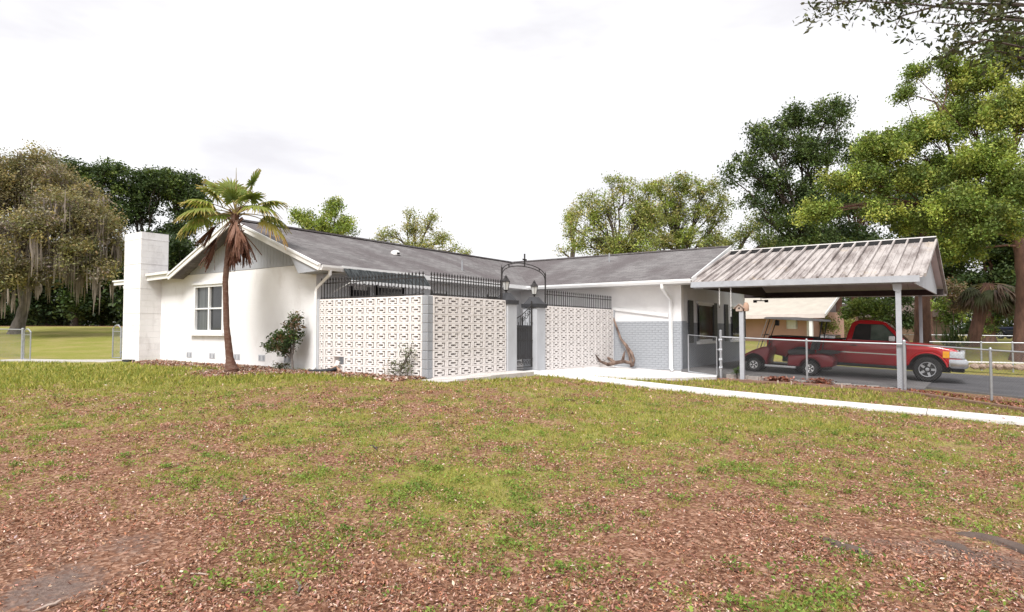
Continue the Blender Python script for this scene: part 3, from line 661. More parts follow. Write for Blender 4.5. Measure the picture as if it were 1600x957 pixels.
# broken block lying in front of the gap
bb = thing('broken_block', 'broken tan block half leaning below the gap in the pierced wall', 'block', (-2.86, -.18, .02), .3)
MB().prism([(-.13, 0), (.12, 0), (.15, .06), (.02, .17), (-.12, .11)], 1, -.05, .05).build('chunk', 'clay', bb, bevel=.01)
MB().prism([(-.01, .18), (.10, .18), (.13, .27), (.03, .30)], 1, -.02, .03).build('shard', 'block_pink', bb, bevel=.008)
ho = thing('drain_elbow', 'black plastic drain pipe lying on the mulch below the downspout', 'drain pipe', (-3.1, -.42, .05), .12)
MB().tube([(-.38, 0, -.01), (-.1, .02, .0), (.25, .1, .03), (.36, .16, .08)], .05, 10).build('pipe', 'hose_black', ho, True)
# end posts and the corner pillar
ep = thing('end_post', 'slim grey post between the house downspout and the pierced wall', 'post', (-3.66, 0, 0)); box('shaft', 'pillar_grey', ep, -.065, .055, -.1, .1, -.4, PH + .01, bevel=.006)
ep2 = thing('end_post', 'slim grey post where the pierced wall meets the brick front wall', 'post', (0, 9.43, -.1)); box('shaft', 'pillar_grey', ep2, -.1, .1, -.05, .06, -.4, PH + .01, bevel=.006)
cp = thing('corner_pillar', 'grey rust-stained corner pillar of stacked blocks joining two pierced walls', 'pillar', (0, 0, 0))
cbm = MB().box(-.083, .083, -.085, .088, .004, RH - .006).mesh('pillar_block', bevel=.006, seg=1)
for r in range(-1, ROWS):
    o = put('pillar_block', cbm, 'block_grey', cp); o.location = (random.uniform(-.003, .003), random.uniform(-.003, .003), r * RH)
MB().box(-.072, .072, -.074, .078, -.2, PH - .01).build('core', 'mortar_grey', cp)

# ------------------------------------------------------------------ spiked iron fence on the walls
def iron_fence(label, loc, rz, length, n, h=.46):
    t = thing('iron_fence', label, 'iron fence', loc, rz, 'spiked iron fences on the block walls')
    MB().box(0, length, -.012, .012, .025, .05).build('rail', 'iron', t); MB().box(0, length, -.012, .012, h - .13, h - .108).build('rail', 'iron', t)
    b = MB(); b.box(-.008, .008, -.008, .008, 0, h - .055)
    b.add([(-.008, -.008, h - .055), (.008, -.008, h - .055), (.008, .008, h - .055), (-.008, .008, h - .055), (-.017, -.017, h - .03), (.017, -.017, h - .03), (.017, .017, h - .03), (-.017, .017, h - .03), (0, 0, h + .03)],
          [(0, 1, 5, 4), (1, 2, 6, 5), (2, 3, 7, 6), (3, 0, 4, 7), (4, 5, 8), (5, 6, 8), (6, 7, 8), (7, 4, 8)])
    me = b.mesh('picket')
    for k in range(n):
        o = put('picket', me, 'iron', t); o.location = (.03 + k * (length - .06) / (n - 1), 0, 0)
    return t
iron_fence('spiked black iron fence on the pierced wall nearest the gable window', (-3.66, 0, PH + .005), 0, 3.55, 33, .53)
iron_fence('spiked black iron fence on the pierced wall left of the gate', (0, .09, PH + .005), math.pi / 2, 2.72, 27, .52)
f3 = iron_fence('spiked black iron fence on the pierced wall right of the gate', (0, 4.98, PH - .08), math.pi / 2, 4.42, 34)

# ------------------------------------------------------------------ gate pillars, lanterns, arch, gate
def gate_pillar(label, b0, b1, z0, z1):
    c = (b0 + b1) / 2; hw = (b1 - b0) / 2; t = thing('gate_pillar', label, 'pillar', (-.08, c, z0), 0, 'lantern pillars of the gate')
    box('shaft', 'pillar_grey', t, -hw + .01, hw - .01, -hw + .01, hw - .01, -.4, z1 - z0, bevel=.012)
    h = z1 - z0; cap = MB().box(-hw - .03, hw + .03, -hw - .03, hw + .03, h, h + .11).build('cap', 'cap_black', t, bevel=.008)
    w1, w2 = hw - .015, .09
    MB().add([(i * w1, j * w1, h + .111) for i, j in ((-1, -1), (1, -1), (1, 1), (-1, 1))] + [(i * w2, j * w2, h + .30) for i, j in ((-1, -1), (1, -1), (1, 1), (-1, 1))], [(3, 2, 1, 0), (4, 5, 6, 7), (0, 1, 5, 4), (1, 2, 6, 5), (2, 3, 7, 6), (3, 0, 4, 7)]).build('pyramid', 'cap_black', cap)
    return (-.08, c, z1 + .30)
def lantern(label, p):
    t = thing('lantern', label, 'lantern', p, 0, 'carriage lanterns on the gate pillars')
    MB().lathe([(.055, 0), (.03, .02), (.022, .05), (.045, .06), (.05, .075)], 12).build('stem', 'iron', t, True)
    def ring(r, z): return [(r * math.cos(k * math.pi / 3), r * math.sin(k * math.pi / 3), z) for k in range(6)]
    for k in range(6):
        lo, hi = ring(.062, .08), ring(.105, .30); g = MB(); g.add([lo[k], lo[(k + 1) % 6], hi[(k + 1) % 6], hi[k]], [(0, 1, 2, 3)]); me = g.mesh('pane'); put('pane', me, 'lantern_glass', t)
    fr = MB()
    for k in range(6): fr.tube([ring(.064, .08)[k], ring(.107, .30)[k]], .006, 5)
    for rz_ in ((.066, .08), (.108, .30)):
        r_ = ring(*rz_); [fr.tube([r_[k], r_[(k + 1) % 6]], .007, 5) for k in range(6)]
    fr.build('cage', 'iron', t)
    MB().lathe([(.13, .30), (.12, .32), (.06, .40), (.045, .41), (.045, .44), (.015, .46), (.012, .48)], 6).build('hood', 'iron', t)
pt = gate_pillar('light grey square gate pillar with black cap left of the iron gate', 2.93, 3.37, -.05, 1.74); lantern('black carriage lantern on the pillar left of the gate', pt)
pt = gate_pillar('light grey square gate pillar with black cap right of the iron gate', 4.31, 4.79, -.09, 1.69); lantern('black carriage lantern on the pillar right of the gate', pt)
ar = thing('gate_arch', 'black double-rail iron arch with cross finial spanning the gate', 'arch', (.03, 2.80, 1.83))
SP = 2.17
for y in (0, SP): MB().tube([(0, y, 0), (0, y, .86)], .022, 8).tube([(0, y, .86), (0, y, .93)], [.012, .003], 6).build('post', 'iron', ar)
def arc(k, rise, base):
    return [(0, SP / 2 - SP / 2 * math.cos(math.pi * i / 24) * k, base + rise * math.sin(math.pi * i / 24) ** .85) for i in range(25)]
o_, i_ = arc(.99, .31, .74), arc(.98, .31, .66)
MB().tube(o_, .013, 6).build('arch_rail', 'iron', ar); MB().tube(i_, .013, 6).build('arch_rail', 'iron', ar)
for k in (6, 12, 18): MB().tube([i_[k], o_[k]], .016, 6).build('spacer', 'iron', ar)
MB().box(-.012, .012, SP / 2 - .02, SP / 2 + .02, 1.03, 1.32).box(-.012, .012, SP / 2 - .09, SP / 2 + .09, 1.14, 1.18).build('finial', 'iron', ar)

gt = thing('iron_gate', 'ornate black wrought iron scroll gate between two lantern pillars', 'gate', (0, 3.40, -.03))
GW = .88
def gtop(y): return 1.38 + .42 * (y / GW) ** 1.5
fr = MB().tube([(0, 0, .06), (0, 0, gtop(0))], .016, 6).tube([(0, GW, .06), (0, GW, gtop(GW) + .1)], .022, 6)
fr.tube([(0, GW * k / 12, gtop(GW * k / 12)) for k in range(13)], .014, 6)
for z in (.08, .30, 1.16): fr.tube([(0, 0, z), (0, GW, z)], .012, 6)
fr.build('frame', 'iron', gt)
for k in range(1, 8):
    y = GW * k / 8; MB().tube([(0, y, .30), (0, y, gtop(y) if k % 2 else 1.30)], .009, 6).build('bar', 'iron', gt)
def scroll(cy, cz, r, turns=1.4, ph=0, sgn=1):
    return [(0, cy + sgn * r * (1 - .75 * s) * math.cos(ph + turns * 6.283 * s), cz + r * (1 - .75 * s) * math.sin(ph + turns * 6.283 * s)) for s in [i / 26 for i in range(27)]]
for k in range(3):
    y = GW * (k + .5) / 3
    for sg_ in (1, -1): MB().tube(scroll(y + sg_ * .07, .19, .075, 1.3, 0, sg_), .008, 5).build('scroll', 'iron', gt)
    for zz, r_ in ((1.08, .07), (.80, .06), (.36, .06)):
        for sg_ in (1, -1): MB().tube(scroll(y + sg_ * .065, zz, r_, 1.3, 0, sg_), .008, 5).build('scroll', 'iron', gt)
for y, z, r_ in ((.45, 1.38, .09), (.62, 1.47, .10), (.76, 1.58, .10)): MB().tube(scroll(y, z, r_, 1.5), .009, 5).build('scroll', 'iron', gt)
MB().box(-.004, .004, .025, GW - .03, .315, 1.22).build('screen_panel', 'dark_door', gt)
for z in (.3, .8, 1.3): MB().lathe([(.0, -.03), (.03, -.015), (.03, .015), (0, .03)], 10, (0, GW, z)).build('knuckle', 'iron', gt, True)

# ------------------------------------------------------------------ carport
CA0, CA1 = 2.98, 9.10; CRB, CRZ, CFB, CRR = 12.5, 3.77, 8.86, 16.15
def cf(a): return 2.555 - .012 * (a - 3)          # front eave height
def crr(a): return 2.40 - .012 * (a - 3)
cpt = thing('carport', 'open gabled carport with stained ribbed metal roof on grey posts', 'carport', (0, 0, 0))
NP = 17; PWD = (CA1 - CA0) / NP
for side_, (eb, ez) in enumerate(((CFB, cf), (CRR, crr))):
    for k in range(NP):
        a0 = CA0 + k * PWD + .004; a1 = CA0 + (k + 1) * PWD - .004; tb = CRB - .09 if side_ == 0 else CRB + .09
        tz = CRZ - (CRZ - ez(a0)) * abs(tb - CRB) / abs(eb - CRB)
        p = MB().add([(a0, tb, tz), (a1, tb, tz), (a1, eb, ez(a1)), (a0, eb, ez(a0)), (a0, tb, tz - .03), (a1, tb, tz - .03), (a1, eb, ez(a1) - .03), (a0, eb, ez(a0) - .03)], [(0, 1, 2, 3), (7, 6, 5, 4), (0, 3, 7, 4), (1, 5, 6, 2), (3, 2, 6, 7), (0, 4, 5, 1)]).build('roof_panel', 'metal_roof', cpt)
        if side_ == 0 or k % 1 == 0:
            ra = a0 - .004
            MB().beam((ra, CRB - .02 if side_ == 0 else CRB + .02, CRZ + .09), (ra, eb, ez(ra) + .025), .05, .055).build('rib', 'metal_roof', p)
            if side_ == 0: MB().beam((ra + PWD * .5, tb, tz + .008), (ra + PWD * .5, eb, ez(ra) + .008), .02, .014).build('stiffener', 'metal_roof', p)
for eb, ez, sgn in ((CFB, cf, 1), (CRR, crr, -1)):
    MB().beam((CA1, CRB, CRZ + .02), (CA1, eb - sgn * .03, ez(CA1) - .0), .05, .09).build('rake_trim', 'metal_roof', cpt)
    MB().beam((CA0 - .03, CRB, CRZ + .02), (CA0 - .03, eb, ez(CA0) + .01), .05, .08).build('rake_trim', 'metal_roof', cpt)
MB().beam((CA0, CRB, CRZ + .125), (CA1, CRB, CRZ + .125), .10, .03).build('ridge_trim', 'trim_white', cpt)
MB().box(CA0, CA1, CRB - .035, CRB + .035, CRZ - .10, CRZ + .109).build('ridge_gap', 'black_plastic', cpt)  # solid black strip: shade of the open ridge put in as colour
# ceiling boards under both slopes
for eb, ez in ((CFB, cf), (CRR, crr)):
    n_ = 12; wd = (CA1 - CA0 - .1) / n_
    for k in range(n_):
        a0 = CA0 + .05 + k * wd; a1 = a0 + wd - .012
        MB().add([(a0, CRB, CRZ - .12), (a1, CRB, CRZ - .12), (a1, eb, ez(a1) - .05), (a0, eb, ez(a0) - .05), (a0, CRB, CRZ - .10), (a1, CRB, CRZ - .10), (a1, eb, ez(a1) - .034), (a0, eb, ez(a0) - .034)], [(0, 1, 2, 3), (7, 6, 5, 4), (0, 3, 7, 4), (1, 5, 6, 2), (3, 2, 6, 7), (0, 4, 5, 1)]).build('ceiling_panel', 'ceiling_tan', cpt)
MB().beam((CA0, CFB + .02, cf(CA0) - .085), (CA1 - .12, CFB + .02, cf(CA1) - .085), .05, .17).build('front_fascia', 'post_grey', cpt)
MB().beam((CA0, 9.12, cf(CA0) - .12), (CA1 - .3, 9.12, cf(CA1) - .12), .09, .14).build('front_beam', 'post_grey', cpt)
MB().beam((2.5, 15.5, crr(3) + .02), (CA1 - .05, 15.5, crr(9) + .02), .10, .2).build('rear_beam', 'beam_dark', cpt)
MB().beam((CA0, CRR - .02, crr(3) - .04), (CA1, CRR - .02, crr(9) - .04), .04, .09).build('rear_fascia', 'trim_white', cpt)
for a_ in (3.3, 8.85):
    m_ = 'beam_dark' if a_ < 5 else 'pillar_grey'
    MB().prism([(9.1, cf(a_) - .21), (15.5, crr(a_) - .06), (15.5, crr(a_) + .1), (12.5, CRZ - .14), (9.1, cf(a_) - .0)], 0, a_ - .02, a_ + .02).build('gable_infill', m_, cpt)
def cpost(a, b, zt, w_=.13): box('post', 'post_grey', cpt, a - w_ / 2, a + w_ / 2, b - w_ / 2, b + w_ / 2, -.8, zt, bevel=.008)
cpost(8.49, 9.12, cf(8.5) - .185); cpost(8.85, 15.5, crr(9) - .07, .1)
MB().prism([(8.36, 2.30), (8.57, 2.30), (8.57, 2.14), (8.50, 2.06), (8.38, 2.12)], 1, 9.04, 9.20).build('post_bracket', 'post_grey', cpt)
lf = MB().box(4.0, 4.5, 15.4, 15.46, 2.13, 2.2)
cl = thing('ceiling_fixture', 'small dark light fitting hanging under the carport rear beam', 'light fitting', (3.65, 15.2, 2.32)); MB().tube([(0, 0, 0), (0, 0, -.12)], .015, 6).tube([(-.22, 0, -.12), (.22, 0, -.14)], .02, 6).box(-.28, -.16, -.05, .05, -.2, -.1).box(.14, .26, -.05, .05, -.2, -.1).build('body', 'black_plastic', cl)

SHEAR = .07
for o in cpt.children_recursive:
    if o.type == 'MESH' and not o.name.startswith('post'):
        for v in o.data.vertices: v.co.x += SHEAR * (v.co.y - CFB)
# hanging chains at the carport eave
def chain(label, a, b, z0, z1):
    t = thing('hanging_chain', label, 'chain', (a, b, z0), 0, 'chains hanging from the carport eave'); n = int((z0 - z1) / .05); m_ = MB()
    for k in range(n):
        c = -.025 - k * .05; pts = [((.016 * math.cos(q) if k % 2 else 0), (0 if k % 2 else .016 * math.cos(q)), c + .034 * math.sin(q)) for q in [j * math.pi / 4 for j in range(9)]]; m_.tube(pts, .005, 4, False)
    m_.build('links', 'trim_white', t); MB().tube([(0, 0, z1 - z0), (0, 0, z1 - z0 - .05)], .012, 6).build('hook', 'iron', t)
chain('pale chain hanging from the carport eave, the one beside the house windows', 3.84, 8.95, cf(3.8) - .17, 1.78)
chain('pale chain hanging from the carport eave, the lower one beside the birdhouse post', 4.18, 8.95, cf(4.2) - .17, 1.46)
# birdhouse on its post
bpz = g1(4.48, 9.1)
bpst = thing('birdhouse_post', 'tall grey square post behind the chain link fence carrying a birdhouse', 'post', (4.48, 9.0, bpz)); box('shaft', 'post_grey', bpst, -.062, .062, -.062, .062, -.3, 1.62 - bpz, bevel=.006)
bh = thing('birdhouse', 'small wooden twin birdhouse with pitched roof on top of the grey post', 'birdhouse', (4.48, 9.0, 1.622))
MB().prism([(-.15, 0), (.05, 0), (.05, .11), (-.05, .2), (-.15, .11)], 1, -.09, .09).build('body', 'cedar', bh, bevel=.004)
for sg_ in (1, -1): MB().beam((-.05, -.12, .21), (-.05, .12, .21), .01, .01).add([(-.05, -.13, .225), (-.05, .13, .225), (-.05 + sg_ * .16, .13, .085), (-.05 + sg_ * .16, -.13, .085), (-.05, -.13, .208), (-.05, .13, .208), (-.05 + sg_ * .16, .13, .068), (-.05 + sg_ * .16, -.13, .068)], [(0, 1, 2, 3), (7, 6, 5, 4), (0, 3, 7, 4), (1, 5, 6, 2), (3, 2, 6, 7), (0, 4, 5, 1)]).build('roof', 'cedar', bh)
MB().lathe([(.028, -.095), (.028, -.088)], 12, (-.05, 0, .09), 1).build('entrance', 'black_plastic', bh)
MB().lathe([(.07, 0), (.085, .05), (.085, .16), (.06, .24), (.01, .27)], 12, (.13, 0, .0)).build('turret', 'clay', bh, True)
# block edging and rope of leaves along the slab
eg = bpy.data.objects.new('slab_edging', None); col.objects.link(eg); eg['kind'] = 'structure'
rn = random.Random(7); a = 3.95; k = 0
while a < 8.35:
    L_ = rn.uniform(.30, .42); zt = zslab(a + L_ / 2) - .012 - rn.uniform(0, .02)
    box('edging_block', 'edging_block', eg, a, a + L_ - .012, 9.17 + rn.uniform(-.015, .015), 9.415, zt - .30, zt, bevel=.012); a += L_; k += 1
# landscape timbers
def timber(label, p, q, h=.09, wd=.1):
    p = Vector((p[0], p[1], g1(*p) + h / 2 - .02)); q = Vector((q[0], q[1], g1(*q) + h / 2 - .02)); t = thing('landscape_timber', label, 'timber', p); MB().beam((0, 0, 0), q - p, wd, h).build('beam', 'timber', t, bevel=.02)
    d = (q - p).normalized()
timber('weathered timber edging under the golf cart end of the chain link fence', (3.98, 8.48), (6.25, 8.46)); timber('weathered timber edging between the middle fence post and the carport post', (6.27, 8.46), (8.5, 8.42)); timber('weathered timber edging curving off past the carport post beside the driveway', (8.52, 8.40), (10.8, 6.15)); timber('weathered timber edging at the driveway bend beyond the leaning fence post', (10.82, 6.12), (12.6, 4.6))
for i, (x_, y_) in enumerate(((5.6, 8.38), (5.95, 8.38), (7.2, 8.36))):
    st = thing('timber_stake', ['short pale stake holding the timber edging, the one below the leaf heap', 'short pale stake holding the timber edging, the middle one of three', 'short pale stake holding the timber edging, nearest the carport post'][i], 'stake', (x_, y_, g1(x_, y_))); MB().box(-.02, .02, -.015, .015, -.1, .12).build('peg', 'cedar', st)

# ------------------------------------------------------------------ chain link fences
def wires(mb, p, q, z0p, z0q, h, pitch=.075, r=.0018, arch=0):
    """diamond mesh between ground points p and q; each wire a thin 3-sided rod"""
    p = Vector((p[0], p[1], 0)); q = Vector((q[0], q[1], 0)); Ln = (q - p).length; d = (q - p) / Ln; nrm = Vector((-d.y, d.x, 0))
    def P(s, z): return p + d * s + Vector((0, 0, z0p + (z0q - z0p) * s / Ln + z))
    n = int((Ln + h) / pitch) + 1
    for sgn in (1, -1):
        for k in range(n):
            s0 = -h + k * pitch; s1 = s0 + h
            lo = max(s0, 0); hi = min(s1, Ln)
            if hi - lo < .02: continue
            za, zb = (lo - s0), (hi - s0)
            if sgn < 0: za, zb = h - za, h - zb
            A, B = P(lo, za) + nrm * (.002 * sgn), P(hi, zb) + nrm * (.002 * sgn); t = (B - A).normalized(); e = nrm; f = t.cross(e)
            o = len(mb.v)
            for E_ in (A, B):
                for c in range(3):
                    an = c * 2.0944; mb.v.append(tuple(E_ + (e * math.cos(an) + f * math.sin(an)) * r))
            for c in range(3): mb.f.append((o + c, o + (c + 1) % 3, o + 3 + (c + 1) % 3, o + 3 + c))
def plain(mb, name, m, parent):
    me = bpy.data.meshes.new(name); me.from_pydata(mb.v, [], mb.f); return put(name, me, m, parent)
def link_fence(label, pts, tops, h, posts, rail_r=.021, post_r=.030, extra=None, pitch=.075, r=.0018):
    t = thing('chain_link_fence', label, 'fence', (0, 0, 0), 0, None)
    for i in range(len(pts) - 1):
        (a0, b0), (a1, b1) = pts[i], pts[i + 1]
        MB().tube([(a0, b0, tops[i]), (a1, b1, tops[i + 1])], rail_r, 8).build('top_rail', 'galv', t, True)
        m_ = MB(); wires(m_, pts[i], pts[i + 1], tops[i] - h, tops[i + 1] - h, h, pitch, r); plain(m_, 'wire_mesh', 'wire', t)
    for (a0, b0, zt, rr_) in posts:
        MB().tube([(a0, b0, g1(a0, b0) - .25), (a0, b0, zt)], rr_, 10).lathe([(rr_ * 1.15, zt), (rr_ * 1.1, zt + .02), (rr_ * .5, zt + .045)], 10, (a0, b0, 0)).build('post', 'galv', t, True)
    return t
lfn = link_fence('chain link fence in front of the golf cart and red pickup under the carport', [(3.82, 9.1), (6.24, 9.08), (8.56, 9.0)], [.845, .75, .69], 1.14, [(3.82, 9.1, 1.02, .042), (6.24, 9.08, .77, .028), (8.60, 8.98, .76, .04)])
for z in (.75, .45, .15, -.1): MB().tube([(3.77, 9.1, z), (3.87, 9.1, z)], .05, 8).build('band', 'galv', lfn)
link_fence('chain link fence leaving the carport post along the driveway bend', [(8.64, 8.96), (10.33, 7.76), (12.2, 6.45)], [.69, .60, .52], 1.12, [(10.33, 7.76, .62, .03), (12.2, 6.45, .54, .03)])
gtc = thing('chain_link_gate', 'chain link walk gate hung between the house corner and the tall fence post', 'gate', (2.74, 9.30, 0))
q_ = Vector((.94, -.14, 0)); z0, z1 = -.27, .90
MB().tube([(0, 0, z0), (0, 0, z1), (q_.x, q_.y, z1 - .06), (q_.x, q_.y, z0 - .08), (0, 0, z0)], .022, 8).build('frame', 'galv', gtc, True)
m_ = MB(); wires(m_, (.01, 0), (q_.x - .01, q_.y), z0, z0 - .08, z1 - z0); plain(m_, 'wire_mesh', 'wire', gtc)
MB().tube([(q_.x, q_.y, .45), (q_.x + .12, q_.y - .02, .45)], .015, 6).build('latch', 'galv', gtc)
# rear fences
link_fence('chain link fence across the far side of the driveway above the stone edging', [(9.0, 24), (10.88, 24), (11.96, 24), (13.4, 24), (15, 24)], [.50, .49, .49, .48, .47], 1.1, [(a_, 24, .5, .035) for a_ in (10.88, 11.96, 13.4, 15)], r=.002)
link_fence('distant chain link fence between the shaggy palm and the navy pickup', [(7.0, 44), (11, 44), (14.1, 44), (18, 44)], [.66, .64, .6, .6], .9, [(a_, 44, .64, .04) for a_ in (7.0, 11, 13.9)], rail_r=.025, pitch=.12)
sb = bpy.data.objects.new('stone_edging', None); col.objects.link(sb); tag(sb, 'row of tan stones with a pale board on top beyond the driveway', 'stone edging')
MB().beam((9.2, 23.05, -.34), (15.5, 23.05, -.31), .12, .05).build('board', 'trim_white', sb)
rn = random.Random(11); a = 9.3
stones = []
for q in range(5):
    bm = bmesh.new(); bmesh.ops.create_icosphere(bm, subdivisions=2, radius=1)
    for v in bm.verts: v.co *= 1 + rn.uniform(-.16, .16)
    me = bpy.data.meshes.new('stone'); bm.to_mesh(me); bm.free(); stones.append(me)
while a < 15.4:
    s_ = rn.uniform(.13, .22); o = put('stone', stones[rn.randrange(5)], 'stone', sb); o.location = (a, 22.95 + rn.uniform(-.06, .06), -.50 + rn.uniform(-.03, .02)); o.scale = (s_, .13, .13); o.rotation_euler = (rn.uniform(-.4, .4), 0, rn.uniform(0, 3)); a += s_ * 1.7
# left garden gates
lf = link_fence('chain link fence running off left from the garden gate past the mossy oak', [(-24.5, -1.35), (-19.85, -1.22)], [1.1, 1.06], 1.15, [(-19.85, -1.22, 1.08, .045), (-24.4, -1.35, 1.12, .03)], r=.0016)
def arch_gate(label, p, w_, sg_, hz=1.14, rz=0):
    t = thing('garden_gate', label, 'gate', (p[0], p[1], g1(*p) + .06), rz, 'arched garden gates')
    pts = [(0, 0, 0), (0, 0, hz - .1)] + [(sg_ * w_ * k / 8, 0, hz - .1 + .12 * math.sin(math.pi * k / 8)) for k in range(1, 8)] + [(sg_ * w_, 0, hz - .1), (sg_ * w_, 0, 0), (0, 0, 0)]
    MB().tube(pts, .024, 8).build('frame', 'galv', t, True)
    for z in (hz * .82,): MB().tube([(0, 0, z), (sg_ * w_, 0, z)], .012, 6).build('rail', 'galv', t)
    m_ = MB(); wires(m_, (0, 0), (sg_ * w_, 0), 0, 0, hz - .1, .055, .0015); plain(m_, 'wire_mesh', 'wire', t)
    for z in (.2, .75): MB().tube([(sg_ * -.06, 0, z), (sg_ * .04, 0, z)], .03, 6).build('hinge', 'galv', t)
arch_gate('arched chain link gate leaf by the fence post near the mossy oak', (-19.76, -1.2), .66, 1)
arch_gate('arched chain link gate leaf beside the white chimney', (-14.42, -.05), .62, -1)
gp = thing('gate_post', 'galvanised gate post standing close to the white chimney', 'post', (-14.3, -.02, g1(-14.3, 0))); MB().tube([(0, 0, -.2), (0, 0, 1.17)], .045, 10).build('pipe', 'galv', gp, True)
# ------------------------------------------------------------------ vehicles
def wheel(parent, name, x, y, r, wd, sgn, rim_m='alloy', spokes=5, rim_r=None):
    """wheel on axle along Y; sgn = outward side"""
    rr_ = rim_r or r * .60
    w_ = bpy.data.objects.new(name, None); col.objects.link(w_); w_.parent = parent; w_.location = (x, y, r)
    MB().lathe([(rr_, -wd / 2 + .01), (r * .9, -wd / 2), (r * .985, -wd * .36), (r, -wd * .2), (r, wd * .2), (r * .985, wd * .36), (r * .9, wd / 2), (rr_, wd / 2 - .01)], 28, axis=1).build('tyre', 'rubber', w_, True)
    rm = MB().lathe([(rr_ * 1.0, sgn * (wd / 2 - .012)), (rr_ * .98, sgn * (wd / 2 - .002)), (rr_ * .90, sgn * (wd / 2 - .006)), (rr_ * .86, sgn * (wd / 2 - .06)), (rr_ * .3, sgn * (wd / 2 - .07))], 28, axis=1).build('rim', rim_m, w_, True)
    hb = MB().lathe([(rr_ * .34, sgn * (wd / 2 - .075)), (rr_ * .34, sgn * (wd / 2 - .02)), (rr_ * .2, sgn * (wd / 2 - .008)), (.001, sgn * (wd / 2 - .006))], 16, axis=1)
    for k in range(spokes):
        an = k * 6.2832 / spokes; c, s_ = math.cos(an), math.sin(an); yy = sgn * (wd / 2 - .026)
        hb.beam((c * rr_ * .25, yy, s_ * rr_ * .25), (c * rr_ * .92, yy + sgn * .004, s_ * rr_ * .92), rr_ * .30, .03, (0, 1, 0))
    hb.build('spokes', rim_m, w_, True)
    MB().lathe([(rr_ * .84, sgn * (wd / 2 - .064)), (rr_ * .84, sgn * (wd / 2 - .060))], 20, axis=1).build('brake_disc', 'black_plastic', w_)
def arch_pts(xc, zc, r, zb, n=12):
    """points of a wheel arch walked from front to rear along the sill (x decreasing)"""
    a0 = math.asin(max(-1, (zb - zc) / r)); return [(xc + r * math.cos(a0 + (math.pi - 2 * a0) * k / n), zc + r * math.sin(a0 + (math.pi - 2 * a0) * k / n)) for k in range(n + 1)]
def rounded_body(poly, hw, name, m, parent, crown=.06, seg=3, tuck=0.0, n=7):
    """side profile swept across the width in layers whose outline tucks in toward the flanks"""
    k = len(poly); cx = sum(p[0] for p in poly) / k; ys = []
    lay = [(-hw, crown), (-hw + crown * .35, crown * .35), (-hw + crown, 0), (hw - crown, 0), (hw - crown * .35, crown * .35), (hw, crown)]
    # inset polygon along its inward normals
    area = sum(poly[i][0] * poly[(i + 1) % k][1] - poly[(i + 1) % k][0] * poly[i][1] for i in range(k)); sg_ = 1 if area > 0 else -1
    def inset(d):
        o = []
        for i in range(k):
            p0, p1, p2 = Vector(poly[i - 1]), Vector(poly[i]), Vector(poly[(i + 1) % k]); e1 = (p1 - p0).normalized(); e2 = (p2 - p1).normalized()
            n1 = Vector((-e1.y, e1.x)) * sg_; n2 = Vector((-e2.y, e2.x)) * sg_; nn = (n1 + n2)
            if nn.length < 1e-4: nn = n1
            nn.normalize(); o.append(p1 + nn * min(d / max(nn.dot(n1), .35), d * 1.6))
        return o
    b = MB()
    for y, d in lay:
        for p in inset(d): b.v.append((p.x, y, p.y))
    for j in range(len(lay) - 1):
        for i in range(k): b.f.append((j * k + i, j * k + (i + 1) % k, (j + 1) * k + (i + 1) % k, (j + 1) * k + i))
    b.f.append(tuple(range(k))); b.f.append(tuple(reversed(range((len(lay) - 1) * k, len(lay) * k))))
    return b.build(name, m, parent, True)

